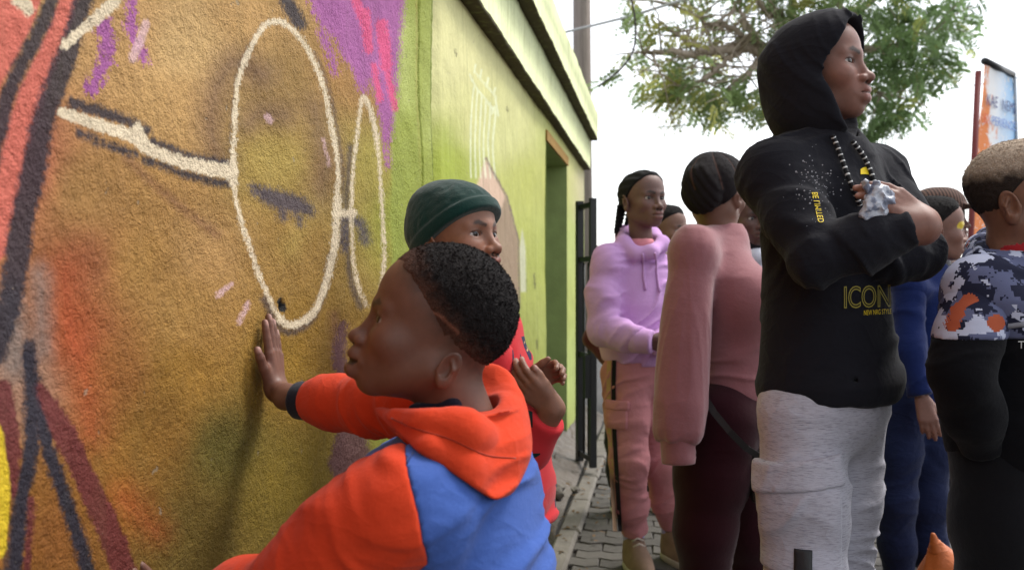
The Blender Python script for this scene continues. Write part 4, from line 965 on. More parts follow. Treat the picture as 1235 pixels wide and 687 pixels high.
def decal_rays(P2, o, off=.0016):
    """photo-pixel points dropped on to a garment along the sight lines"""
    bv = BVHTree.FromObject(o, bpy.context.evaluated_depsgraph_get()); org = Vector(root_of(o)); out = []
    c = Vector((0, 0, CAMH)) - org; D = []; T = []
    for x, y in P2:
        d = Vector(((x - CX) / FPX, 1, -(y - HZ) / FPX)).normalized(); h = bv.ray_cast(c, d); D.append(d); T.append(h[3] if h[0] is not None else None)
    Q = np.array([tuple(q) for q in P2], float); ok = [i for i, t in enumerate(T) if t is not None]
    for i, d in enumerate(D):
        t = T[i]
        if t is None: t = T[min(ok, key=lambda j: (Q[j, 0] - Q[i, 0]) ** 2 + (Q[j, 1] - Q[i, 1]) ** 2)] if ok else 1.7
        out.append(np.array(c + d * (t - off) + org))
    return out
def decal_text(name, body, x0, x1, y0, y1, o, mat, outline=False, rot=0., shear=0., skew=0.):
    cu = bpy.data.curves.new(name, 'FONT'); cu.body = body; cu.resolution_u = 4
    if outline: cu.fill_mode = 'NONE'; cu.bevel_depth = .022; cu.bevel_resolution = 0
    ob = bpy.data.objects.new(name, cu); COL.objects.link(ob)
    me = bpy.data.meshes.new_from_object(ob.evaluated_get(bpy.context.evaluated_depsgraph_get())); bpy.data.objects.remove(ob)
    co = np.array([v.co[:] for v in me.vertices]); a0, a1 = co[:, 0].min(), co[:, 0].max(); b0, b1 = co[:, 1].min(), co[:, 1].max()
    u = (co[:, 0] - a0) / (a1 - a0); w_ = (co[:, 1] - b0) / (b1 - b0)
    if rot: X = x0 + (x1 - x0) * (1 - w_) + shear * u; Y_ = y0 + (y1 - y0) * u         # reads down
    else: X = x0 + (x1 - x0) * u + shear * w_; Y_ = y1 - (y1 - y0) * w_ + skew * u
    mesh_np(name, decal_rays(list(zip(X, Y_)), o, .0045 if outline else .0018), [tuple(p.vertices) for p in me.polygons], o, mat, smooth=False)
def hair_shell(p, H, key, name, fn, vox, col, tuft=0, tsize=.006, parent=None, mask=None, seed=1, extra=None):
    lo, hi = H.bounds(); lo = lo - .02; hi = hi + .02
    def done(v, q):
        c = col(v) if callable(col) else np.repeat(np.asarray(col)[None], len(v), 0)
        if tuft:
            tv, tq = hair_tufts(v, q, mask or (lambda x: np.ones(len(x), bool)), tuft, tsize, seed, None)
            tc = col(tv) if callable(col) else np.repeat(np.asarray(col)[None], len(tv), 0)
            v2 = np.concatenate([v, tv]); q2 = np.concatenate([q, tq + len(v)]); c2 = np.concatenate([c, tc * 1.3])
        else: v2, q2, c2 = v, q, c
        p.o[key] = mesh_np(name, v2, q2, p.root, M_HAIR, c2)
    job(fn, lo, hi, vox, done)

ORANGE = fabric('orange_fleece', hexc(196, 60, 30), .25, 1100, .4, .08, wr=.16); BLUE = fabric('blue_fleece', hexc(62, 90, 158), .25, 1100, .4, .08, wr=.18)
NAVYRIB = fabric('navy_rib', hexc(24, 24, 38), .2, 700, .4)

# ===== boy in the orange and blue hoodie, right palm on the mural
def boy_orange():
    p = Person('small boy in orange and blue hoodie pressing his palm to the mural', (-.03, 1.08))
    H = Head(at(523, 399, 1.08), (-1, -.10, .26), .838, ear=(-.030, -.040), es=.82, crown=.016, mouth_open=.005, neck=.047, neck_to=at(560, 520, 1.09), jaw=1.04, nose=1.12, lips=1.3, pout=.004)
    J = dict(nk=V(-.066, 1.09, .900), pel=V(-.03, 1.085, .52), shL=V(-.119, .965, .838), shR=V(-.055, 1.205, .895), elL=at(378, 700, .985), wrL=V(-.415, 1.13, .655),
             elR=at(452, 488, 1.29), wrR=at(322, 468, 1.385), hpL=V(-.04, 1.02, .50), hpR=V(-.02, 1.14, .50), knL=V(-.07, 1.01, .28), knR=V(-.06, 1.16, .28), anL=V(-.05, 1.0, .06), anR=V(-.03, 1.18, .06))
    sk = V(.135, .058, .037)
    # right hand flat on the wall
    hs, hz = px2wall(315, 470)
    W = wallp(hs, hz, .026)
    HR = hand_pts(W, V(0, 0, 1) + WU * .04 + WN * .10, -WU, WN, .116, curl=((.02, .0, .0), (-.0, .02, .02), (.02, .02, .02), (.04, .04, .02)), spread=.07, thumb=(.62, .0, .12))
    hs2, hz2 = px2wall(196, 765); W2 = wallp(hs2, hz2, .03)
    HL = hand_pts(W2, V(0, 0, .7) - WU * .5 + WN * .2, WU, WN, .122, curl=(.05, .05, .08, .1), spread=.08)
    J['wrL'] = W2; J['wrR'] = W
    def arm_hand(P):
        d = chain(P, [at(372, 482, 1.365), at(345, 478, 1.385), W], [.021, .0185, .0165], .01)
        return smin(d, hand_field(P, HR), .016)
    def hand_col(v):
        c = np.repeat(sk[None] * 1.12, len(v), 0); return hand_nails(v, c, HR)
    cf, cb = core_field(J, .66)
    def fade(v, c):
        q = H.loc(v.astype(F32)); k = (np.clip(1 - region(q) / .030, 0, 1) ** 1.5 * (q[:, 1] < .07) * np.clip(.85 + .5 * noise(q * 90), 0, 1))[:, None] * .62
        return c * (1 - k) + V(.020, .013, .011) * k
    def region(q):   # >0 outside the hair
        fr = q[:, 1] - (.078 - np.abs(q[:, 0]) * .35 - np.clip(.075 - q[:, 2], 0, 1) * .9)
        lowz = .006 + .12 * (q[:, 1] - .02) - np.clip(-q[:, 1] - .02, 0, 1) * .62
        return np.maximum(fr, (lowz - q[:, 2]) * .8)
    p.body([(H.field, H.bounds(), .0019, lambda v: fade(v, H.colors(v, sk, V(.085, .030, .026)))), (arm_hand, pts_bounds([*hand_bounds(HR), at(375, 485, 1.36)], .03), .0017, hand_col),
            (lambda P: hand_field(P, HL), hand_bounds(HL), .003, sk), (cf, cb, .008, sk)])
    H.eyes(p.root, (-.30, 1, .10))
    # hair: short cap with a faded edge and a shaved line
    def region(q):   # >0 outside the hair
        fr = q[:, 1] - (.078 - np.abs(q[:, 0]) * .35 - np.clip(.075 - q[:, 2], 0, 1) * .9)
        lowz = .006 + .12 * (q[:, 1] - .02) - np.clip(-q[:, 1] - .02, 0, 1) * .62
        return np.maximum(fr, (lowz - q[:, 2]) * .8)
    def hair(P):
        q = H.loc(P); rg = region(q) + .003 * noise(q * 160)
        th = .0062 * np.clip(-rg / .045, 0, 1) ** .9 + .0006
        d = H.skull(q) - th + .0012 * noise(q * 260) + .0008 * noise(q * 520)
        return smax(d, rg, .004) * H.k
    def hcol(v):
        q = H.loc(v.astype(F32)); rg = region(q); f = np.clip(-rg / .034 + .25 * noise(q * 120), 0, 1)[:, None] ** .8
        c = sk * .62 * (1 - f) + V(.012, .010, .010) * f
        ln = d_line(q[:, 1], q[:, 2], [(.03, .030), (.0, .026), (-.03, .010)]) - .0016
        k = (np.clip(1 - ln / .0015, 0, 1) * (np.abs(q[:, 0]) > .03))[:, None]; return c * (1 - k) + sk * 1.25 * k
    hair_shell(p, H, 'hair', 'hair', hair, .0021, hcol, 16000, .0034, mask=lambda x: region(H.loc(x.astype(F32))) < -.014)
    # shaved stubble shadow band is part of the skin colour
    # --- hoodie
    R3 = unit(J['shR'] - J['shL'])
    def torso(P):
        d = loft(P, V(-.035, 1.085, .46), V(-.068, 1.09, .92), R3, [(-.02, .135, .105, 0, .0), (.25, .138, .108, 0, 0), (.6, .138, .106, 0, .006), (.82, .135, .108, 0, .020), (.92, .11, .090, 0, .016), (.98, .06, .055, 0, -.01)])
        d = smin(d, sphere(P, J['shL'] + V(.012, .02, -.005), .052), .05); d = smin(d, sphere(P, J['shR'], .055), .05)
        d = d - .0065 * folds(P, (.25, .2, .95), 14, 5, 3., .8) - .006 * folds(P, (.7, .2, -.7), 11, 4, 8.) * np.clip((.80 - P[:, 2]) / .15, 0, 1)
        # raised seam lines: back yoke
        return d
    def slL(P):
        pts = [J['shL'] + V(-.002, -.002, 0), lerp(J['shL'], J['elL'], .5) + V(0, 0, .006), J['elL'], lerp(J['elL'], W2, .5), lerp(J['elL'], W2, .88)]
        return sleeve(P, pts, [.056, .055, .052, .046, .038], .0085, 15, 5, 2., .04)
    def joined(P):
        t_, a_ = torso(P), slL(P); U = smin(t_, a_, .045)
        cut = (P - (J['shL'] + V(.026, .010, -.01)).astype(F32)) @ unit(V(.84, .05, .20)).astype(F32) + .012 * np.abs((P - J['shL'].astype(F32)) @ unit(V(-.2, .1, .95)).astype(F32)) * 4
        return U, np.maximum(cut, a_ - .012)
    def blue(P): U, r = joined(P); return smax(U, -r - .001, .0025)
    def orange(P): U, r = joined(P); return smax(U - .001, r, .0025)
    p.part('hoodie', 'hoodie', blue, [V(-.24, .88, .44), V(.13, 1.31, .96)], .0038, BLUE)
    p.part('sleeveL', 'sleeve', orange, [J['shL'], J['elL'], W2], .0034, ORANGE, 'hoodie', m=.09)
    CF = at(360, 483, 1.373)
    def slR(P):
        pts = [J['shR'], at(505, 487, 1.24), J['elR'], at(405, 485, 1.335), at(374, 483, 1.362)]
        return sleeve(P, pts, [.052, .046, .040, .0355, .0330], .0048, 24, 6, 5., .03)
    p.part('sleeveR', 'sleeve', slR, [J['shR'], at(372, 483, 1.36)], .0034, ORANGE, 'hoodie', m=.07)
    def cuffR(P):
        a, b = at(377, 483.5, 1.360), at(360, 482.5, 1.374); ax = unit(b - a).astype(F32)
        d = seg(P, a - (b - a) * .5, b + (b - a), .0300, .0275); t_ = (P - a.astype(F32)) @ ax; L = np.linalg.norm(b - a)
        d = smax(d, np.maximum(-t_, t_ - L - .002), .005)
        return smax(d, -seg(P, a + (b - a) * .55, b + (b - a) * 2, .0215), .003)
    p.part('cuffR', 'cuff', cuffR, [at(380, 483, 1.36), at(355, 483, 1.38)], .0026, NAVYRIB, 'hoodie', m=.04)
    def cuffL(P):
        a, b = lerp(J['elL'], W2, .86), lerp(J['elL'], W2, 1.0); return seg(P, a, b, .036, .030)
    p.part('cuffL', 'cuff', cuffL, [lerp(J['elL'], W2, .86), W2], .005, NAVYRIB, 'hoodie', m=.05)
    # hood lying on the back: rolled collar, inner fold and a hanging bag
    A, B, C_, D_ = at(460, 494, 1.06), at(512, 508, .985), at(606, 545, 1.06), at(596, 462, 1.20)
    HOODLINE = smooth_pts([(451, 490), (500, 492), (545, 486), (566, 460), (583, 438), (612, 446), (632, 478), (641, 520), (640, 552), (622, 590), (606, 600), (590, 600), (548, 572), (500, 543), (466, 512), (451, 494)], 3)
    def hood(P):
        rim = chain(P, [A, at(484, 501, 1.01), B, at(560, 522, .985), C_, at(618, 500, 1.15), D_, at(545, 462, 1.24)], [.005, .009, .014, .020, .026, .027, .023, .017], .03)
        bag = chain(P, [at(476, 508, 1.0), at(520, 540, .965), at(560, 564, .972), at(592, 578, 1.03), at(608, 565, 1.10)], [.004, .008, .014, .020, .026], .03)
        bag = smin(bag, ellip(P, at(585, 545, 1.06), (.050, .062, .046)), .03)
        bag = smin(bag, ellip(P, at(606, 512, 1.12), (.034, .058, .040)), .03)
        d = smin(rim, bag, .006)
        fill = chain(P, [B + V(.03, .05, -.02), C_ + V(-.02, .02, -.01)], [.024, .04], .03)
        d = smin(d, fill, .02)
        d = d - .0065 * folds(P, (.45, .1, .88), 19, 5, 1., .5) - .0025 * folds(P, (.8, .3, -.5), 14, 6, 6.)
        d = smin(d, torso(P) - .013 - .004 * folds(P, (.6, .1, .8), 16, 5, 4., .3), .008)
        d = smax(d, prism(P, HOODLINE), .006)
        d = smax(d, -seg(P, H.world((0, -.03, -.03)), at(556, 505, 1.10), .047, .047), .010)
        return d
    p.part('hood', 'hood', hood, [A, B, C_, D_, at(606, 575, 1.06)], .0030, ORANGE, 'hoodie', m=.055)
    def lining(P):
        d = chain(P, [at(500, 494, 1.06), at(545, 489, 1.05), at(570, 474, 1.10), at(556, 464, 1.17)], [.008, .010, .014, .014], .01)
        return d
    p.part('lining', 'hood_lining', lining, [at(478, 488, 1.03), at(585, 462, 1.17)], .0035, NAVYRIB, 'hoodie', m=.03)
    SEAM = fabric('seam_blue', hexc(40, 62, 118)); SEAMO = fabric('seam_orange', hexc(150, 44, 22))
    def seams(o, v, q):
        for pl in ([(498, 546), (490, 560), (480, 580)], [(506, 655), (507, 672), (509, 692)]): mesh_np('seam', *tube(decal_rays(smooth_pts(pl, 4), o, .0004), .0013, 6), o, SEAM)
    def seams2(o, v, q):
        pl = smooth_pts([(472, 504), (505, 518), (545, 530), (585, 548), (622, 552)], 5); mesh_np('seam', *tube(decal_rays(pl, o, .0), .0010, 6), o, SEAMO)
    AFTER.append((p, 'hoodie', seams)); AFTER.append((p, 'hood', seams2))
    pf, pb = pants_field(J, (.085, .07, .055), .004, 2, .105, .10); p.part('trousers', 'trousers', pf, pb, .009, fabric('navy_trousers', hexc(40, 44, 66)))
    add_shoes(p, J, (-1, .1), plain('shoe_dark', (.03, .03, .03)), plain('sole_white', (.5, .5, .48)), .19, .007)
    return p
P1 = boy_orange()

def short_hair(p, H, front=.078, low=.01, thick=.008, col=V(.012, .010, .010), tufts=4000, back=.7, vox=.003, fade=.02, sk=None, tsize=.005, seed=1):
    def region(q):
        fr = q[:, 1] - (front - np.abs(q[:, 0]) * .35 - np.clip(.075 - q[:, 2], 0, 1) * .9)
        lz = low + .15 * (q[:, 1] - .02) - np.clip(-q[:, 1] - .02, 0, 1) * back
        return np.maximum(fr, (lz - q[:, 2]) * .8)
    def hair(P):
        q = H.loc(P); rg = region(q); th = thick * np.clip(-rg / fade, 0, 1) ** .8 + .001
        return smax(H.skull(q) - th + .0018 * noise(q * 200), rg, .004) * H.k
    def hc(v):
        if sk is None: return np.repeat(np.asarray(col)[None], len(v), 0)
        q = H.loc(v.astype(F32)); f = np.clip(-region(q) / fade / 1.2, 0, 1)[:, None]; return sk * .5 * (1 - f) + np.asarray(col) * f
    hair_shell(p, H, 'hair', 'hair', hair, vox, hc, tufts, tsize, mask=lambda x: region(H.loc(x.astype(F32))) < -.008, seed=seed)
def tail(P, a, b, r): return seg(P, a, b, r, r * .8)
def std_joints(nk, pel, shL, shR, elL, elR, wrL, wrR, hpL, hpR, knL, knR, anL, anR):
    return dict(nk=nk, pel=pel, shL=shL, shR=shR, elL=elL, elR=elR, wrL=wrL, wrR=wrR, hpL=hpL, hpR=hpR, knL=knL, knR=knR, anL=anL, anR=anR)
def ground_at(px, Y): return V((px - CX) / FPX * Y, Y, .06)

# ===== child in the green knitted hat, hands clasped
def child_beanie():
    p = Person('child in dark green knitted hat and red printed top clasping hands', (-.06, 1.84))
    H = Head(at(550, 289, 1.80), (.82, -.57, .13), .93, crown=.006, neck=.047, neck_to=at(566, 372, 1.83), jaw=.98, nose=1.05)
    J = std_joints(at(566, 362, 1.83), V(-.075, 1.84, .66), at(590, 388, 1.95), at(572, 396, 1.73), at(625, 500, 1.92), at(636, 540, 1.74), at(630, 466, 1.74), at(668, 494, 1.69),
                   V(-.03, 1.90, .62), V(-.07, 1.79, .62), at(632, 690, 1.86), V(-.055, 1.78, .34), V(.01, 1.9, .06), V(-.05, 1.77, .06))
    J['hpR'] = V(-.02, 1.80, .62); J['knR'] = V(.012, 1.79, .34); J['anR'] = V(.01, 1.8, .06); J['hpL'] = V(-.06, 1.92, .62); J['knL'] = V(-.03, 1.93, .34); J['anL'] = V(-.04, 1.95, .06)
    sk = V(.25, .115, .070)
    HR = hand_pts(J['wrR'], V(-.62, -.10, .55), V(.45, -.3, .6), V(-.2, .9, .2), .128, curl=((.30, .45, .4), (.35, .5, .4), (.4, .5, .4), (.45, .5, .4)), spread=.03, thumb=(.30, .1, .1))
    HL = hand_pts(J['wrL'] + V(0, .0, .0), V(.80, -.10, .42), V(-.3, -.3, .8), V(.1, -.9, -.2), .118, curl=((.55, .8, .5), (.55, .8, .5), (.55, .75, .5), (.5, .7, .4)), spread=.04, thumb=(.4, .2, .2))
    def arms(P):
        d = chain(P, [J['elR'], J['wrR']], [.030, .021], .01); d = smin(d, hand_field(P, HR), .012)
        e = chain(P, [J['elL'], J['wrL']], [.028, .021], .01); e = smin(e, hand_field(P, HL), .012)
        return np.minimum(d, e)
    cf, cb = core_field(J, .68)
    def hcol(v): c = np.repeat(sk[None] * .82, len(v), 0); hand_nails(v, c, HR); return hand_nails(v, c, HL)
    b1, b2 = hand_bounds(HR), hand_bounds(HL)
    p.body([(H.field, H.bounds(), .0026, lambda v: H.colors(v, sk, sk * V(.9, .55, .6))), (arms, pts_bounds([b1[0], b1[1], b2[0], b2[1], J['elL'], J['elR']], .03), .0026, hcol), (cf, cb, .008, sk * .8)])
    H.eyes(p.root, (.25, 1, .12))
    short_hair(p, H, low=-.02, thick=.003, tufts=0, vox=.004)
    GREENK = fabric('green_knit', hexc(9, 48, 43), .35, 380, .6, .25)
    def hat(P):
        q = H.loc(P); d = H.skull(q) - .012 + .0012 * noise(q * 90)
        d = smin(d, ellip(q, (0, -.03, .085), (.058, .066, .040)), .03)
        pl = (.048 + (q[:, 1] - .085) * .50) - q[:, 2]                 # brim runs down from brow to nape
        band = smax(H.skull(q) - .0165, np.maximum(pl - .004, -(pl + .026)), .006)
        return smin(smax(d, pl, .006), band, .004) * H.k
    lo, hi = H.bounds(); p.part('hat', 'knitted_hat', hat, (lo - .03, hi + .03), .003, GREENK)
    # red shirt, printed with little patches
    t = NT('red_print'); co = t.map((15, 15, 11)); v1 = t.n('TexVoronoi', distance='CHEBYCHEV'); v1.inputs['Scale'].default_value = 1.; v1.inputs['Randomness'].default_value = .55; t.l(co, v1.inputs['Vector'])
    sx = t.n('SeparateXYZ'); t.l(v1.outputs['Color'], sx.inputs[0])
    inside = t.math('LESS_THAN', v1.outputs['Distance'], .26); on = t.math('MULTIPLY', inside, t.math('GREATER_THAN', sx.outputs[0], .30))
    pc = t.ramp(sx.outputs[1], [(0, hexc(22, 24, 50)), (.35, hexc(24, 26, 60)), (.55, hexc(200, 150, 60)), (.75, hexc(150, 120, 190)), (.9, hexc(20, 40, 40))], 'CONSTANT')
    inner = t.math('LESS_THAN', v1.outputs['Distance'], .15); lett = t.math('GREATER_THAN', t.noise(120, 2), .52); pc2 = t.mix(t.math('MULTIPLY', inner, lett), pc, hexc(210, 170, 110))
    base = t.mix(t.noise(10, 3), hexc(176, 34, 42), hexc(200, 52, 56)); RED = t.done(t.mix(on, base, pc2), .9, t.bump(t.noise(900, 2), .3, .0015), .12, Sheen_Weight=.1)
    rt = unit(V(-.57, -.82, 0))
    def shirt(P):
        d = loft(P, V(-.05, 1.85, .60), J['nk'], rt, [(-.02, .135, .115, 0, .02), (.3, .132, .11, 0, .02), (.7, .135, .098, 0, 0), (.9, .125, .08, 0, -.01), (1.02, .07, .06, 0, -.01)])
        d = smin(d, sphere(P, J['shL'], .055), .04); d = smin(d, sphere(P, J['shR'], .055), .04)
        d = d - .004 * folds(P, (.2, .1, 1), 16, 6, 4., .6)
        d = smax(d, -seg(P, J['nk'] + V(0, 0, -.02), J['nk'] + V(0, 0, .1), .05), .01)
        return d
    p.part('shirt', 'red_shirt', shirt, [V(-.28, 1.66, .58), V(.10, 2.05, 1.06)], .005, RED)
    p.part('sleeveR', 'sleeve', lambda P: sleeve(P, [J['shR'], lerp(J['shR'], J['elR'], .6), J['elR'], lerp(J['elR'], J['wrR'], .8)], [.052, .044, .040, .036], .004, 20, 6, 1.), [J['shR'], J['elR'], J['wrR']], .0045, RED, 'shirt', m=.08)
    p.part('sleeveL', 'sleeve', lambda P: sleeve(P, [J['shL'], lerp(J['shL'], J['elL'], .6), J['elL'], lerp(J['elL'], J['wrL'], .40)], [.056, .050, .046, .038], .004, 20, 6, 3.), [J['shL'], J['elL'], J['wrL']], .0045, RED, 'shirt', m=.08)
    def shorts(P):
        d = ellip(P, V(-.035, 1.86, .66), (.125, .125, .12))
        for S in 'LR': d = smin(d, sleeve(P, [J['hp' + S], lerp(J['hp' + S], J['kn' + S], .45)], [.078, .074], .003, 16, 5, 2.), .03)
        return d
    p.part('shorts', 'shorts', shorts, [V(-.2, 1.7, .46), V(.12, 2.05, .74)], .007, fabric('red_shorts', hexc(176, 36, 40)))
    add_shoes(p, J, (.9, -.4), plain('shoe_grey', (.1, .1, .1)), plain('sole_pale', (.5, .5, .48)), .2, .008)
    return p
P2 = child_beanie()

# ===== girl in the lilac hoodie
def girl_lilac():
    Y = 3.35
    p = Person('girl in lilac hoodie and dusty pink cargo trousers standing by the gate', (.48, 3.37))
    H = Head(at(775, 241, Y), (.50, -.866, .02), .96, neck=.043, neck_to=at(774, 302, 3.38), jaw=.93, nose=1.1, lips=1.1)
    J = std_joints(at(772, 300, 3.38), at(764, 448, 3.40), at(815, 316, 3.50), at(733, 314, 3.28), at(822, 395, 3.44), at(728, 398, 3.22), at(795, 416, 3.20), at(776, 412, 3.12),
                   at(786, 452, 3.45), at(754, 452, 3.34), at(796, 555, 3.42), at(759, 555, 3.30), ground_at(810, 3.54) + V(0, 0, .02), ground_at(764, 3.44) + V(0, 0, .02))
    sk = V(.135, .068, .054)
    HR = hand_pts(J['wrR'] + V(.02, 0, -.0), V(.9, -.1, -.2), V(0, -.3, .9), V(0, .9, .2), .15, curl=(.3, .3, .3, .3))
    cf, cb = core_field(J, .82)
    p.body([(H.field, H.bounds(), .0030, lambda v: H.colors(v, sk, sk * V(1.5, 1.05, 1.15))), (lambda P: hand_field(P, HR), hand_bounds(HR), .004, sk), (cf, cb, .009, sk)])
    H.eyes(p.root, (.1, 1, .04))
    def hair(P):
        q = H.loc(P); fr = q[:, 1] - (.070 - np.abs(q[:, 0]) * .25 - np.clip(.07 - q[:, 2], 0, 1) * .85)
        lz = .004 - np.clip(-q[:, 1], 0, 1) * .9 - q[:, 2]; rg = np.maximum(fr, lz * .8)
        row = .0022 * np.sin(np.arctan2(q[:, 0], q[:, 2] + .02) * 22)
        d = smax(H.skull(q) - .006 - row * np.clip(-rg / .01, 0, 1), rg, .004)
        for a, b, c in (((-.02, -.10, .0), (.0, -.115, -.12), .011), ((.03, -.095, 0), (.045, -.105, -.13), .010), ((.055, -.075, -.02), (.075, -.075, -.12), .009), ((0, -.105, .02), (.02, -.12, -.10), .011)):
            t_ = seg(q, a, b, c, c * .7) + .0014 * np.sin(q[:, 2] * 420)
            d = smin(d, t_, .006)
        return d * H.k
    lo, hi = H.bounds()
    p.part('hair', 'braided_hair', hair, (lo - .05, hi + .03), .0032, M_HAIR, col=V(.010, .009, .010))
    LIL = fabric('lilac_fleece', hexc(196, 152, 204), .16, 900, .3, .1, wr=.1)
    rt = unit(V(-.82, -.52, 0))
    def torso(P):
        d = loft(P, at(765, 432, 3.39), J['nk'], rt, [(-.03, .132, .108, 0, .01), (.12, .142, .115, 0, .01), (.5, .145, .112, 0, .012), (.8, .150, .10, 0, 0), (.95, .11, .08, 0, -.01), (1.03, .06, .06, 0, -.01)])
        for S in 'LR': d = smin(d, sphere(P, J['sh' + S], .053), .05)
        d = d - .007 * folds(P, (.2, .1, 1), 12, 4, 2., .7)
        col = chain(P, [at(752, 294, 3.30), at(765, 306, 3.27), at(785, 304, 3.27), at(798, 294, 3.36), at(785, 286, 3.47), at(755, 284, 3.46), at(752, 294, 3.30)], [.026, .022, .022, .026, .036, .036, .026], .03)
        d = smin(d, col, .02)
        up = sleeve(P, [J['shR'], lerp(J['shR'], J['elR'], .55) + V(-.012, 0, 0), J['elR']], [.052, .057, .058], .0085, 17, 5, 6., cut=False); fo = sleeve(P, [J['elR'], lerp(J['elR'], J['wrR'], .5), lerp(J['elR'], J['wrR'], .95)], [.058, .049, .043], .0085, 19, 5, 7.)
        d = smin(smin(d, up, .035), fo, .012)
        return smax(d, -seg(P, J['nk'] + V(0.0, -.01, -.03), J['nk'] + V(0, -.02, .12), .054), .012)
    p.part('hoodie', 'lilac_hoodie', torso, [at(700, 440, 3.1), at(845, 270, 3.6)], .0060, LIL, m=.07)
    p.part('sleeveL', 'sleeve', lambda P: sleeve(P, [J['shL'], J['elL'], J['wrL']], [.052, .054, .045], .006, 15, 4, 7.), [J['shL'], J['elL'], J['wrL']], .008, LIL, 'hoodie', m=.1)
    p.part('cuffR', 'cuff', lambda P: sleeve(P, [lerp(J['elR'], J['wrR'], .88), J['wrR'] + V(.03, -.01, .0)], [.046, .042], .0015, 60, 3, 1.), [J['elR'], J['wrR']], .006, LIL, 'hoodie', m=.08)
    def under(P): return smax(seg(P, J['nk'] + V(0, 0, -.06), J['nk'] + V(.0, -.012, .012), .056, .053), -seg(P, J['nk'], J['nk'] + V(0, -.02, .1), .047), .004)
    p.part('collar', 'pink_collar', under, [J['nk']], .005, fabric('pink_tee', hexc(214, 140, 150)), m=.12)
    def aft(o, v, q):
        for a, b in (((775, 306), (778, 350)), ((790, 305), (795, 352))):
            mesh_np('drawstring', *tube(decal_rays([lerp(a, b, k / 8) + np.array([math.sin(k) * .5, 0]) for k in range(9)], o, .004), .0045, 6), o, LIL)
    AFTER.append((p, 'hoodie', aft))
    PNK = fabric('pink_twill', hexc(186, 124, 128), .2, 800, .25, .05, wr=.2)
    pf, pb = pants_field(J, (.086, .066, .050), .007, 3., .132, .115, 16); p.part('trousers', 'pink_trousers', pf, pb, .0058, PNK)
    TAPE = fabric('black_tape', (.012, .011, .012)); TAPE2 = fabric('tan_tape', hexc(176, 140, 104))
    def stripes(o, v, q):
        for x0, w_, mt in ((741, 5., TAPE), (735, 5., TAPE2)):
            ctr = smooth_pts([(x0, 428), (x0 - 1, 470), (x0, 520), (x0 + 3, 575), (x0 + 7, 640)], 8)
            A = decal_rays([(x - w_ / 2, y) for x, y in ctr], o, .004); B = decal_rays([(x + w_ / 2, y) for x, y in ctr], o, .004); n = len(A)
            mesh_np('side_stripe', A + B, [(i, i + 1, n + i + 1, n + i) for i in range(n - 1)], o, mt)
    AFTER.append((p, 'trousers', stripes))
    p.part('pocket', 'cargo_pocket', lambda P: smax(pf(P) - .008, box_field(P, at(742, 503, 3.235), (.042, .09, .044), frame((.25, 1, 0))), .006), [at(740, 495, 3.235)], .005, PNK, 'trousers', m=.12)
    p.part('flap', 'pocket_flap', lambda P: smax(pf(P) - .013, box_field(P, at(742, 490, 3.222), (.046, .09, .017), frame((.25, 1, 0))), .006), [at(740, 484, 3.225)], .005, PNK, 'trousers', m=.12)
    SOCK = fabric('lilac_sock', hexc(160, 150, 200))
    for S in 'LR': p.part('sock' + S, 'sock', lambda P, S=S: seg(P, J['an' + S] + V(0, 0, .03), J['an' + S] + V(0, 0, .10), .040, .040), [J['an' + S]], .006, SOCK, m=.15)
    add_shoes(p, J, [(.35, -.9), (.15, -1)], plain('taupe_suede', hexc(132, 108, 92), .85, .25, 30, .3, 300), plain('sole_taupe', hexc(176, 166, 156), .8), .245, .0048, lace=plain('lace', hexc(196, 184, 172)))
    return p
def box_field(P, c, h, R):
    q = np.abs((P - np.asarray(c, F32)) @ R.astype(F32)) - np.asarray(h, F32)
    return np.sqrt((np.maximum(q, 0) ** 2).sum(1)) + np.minimum(q.max(1), 0)
P3 = girl_lilac()

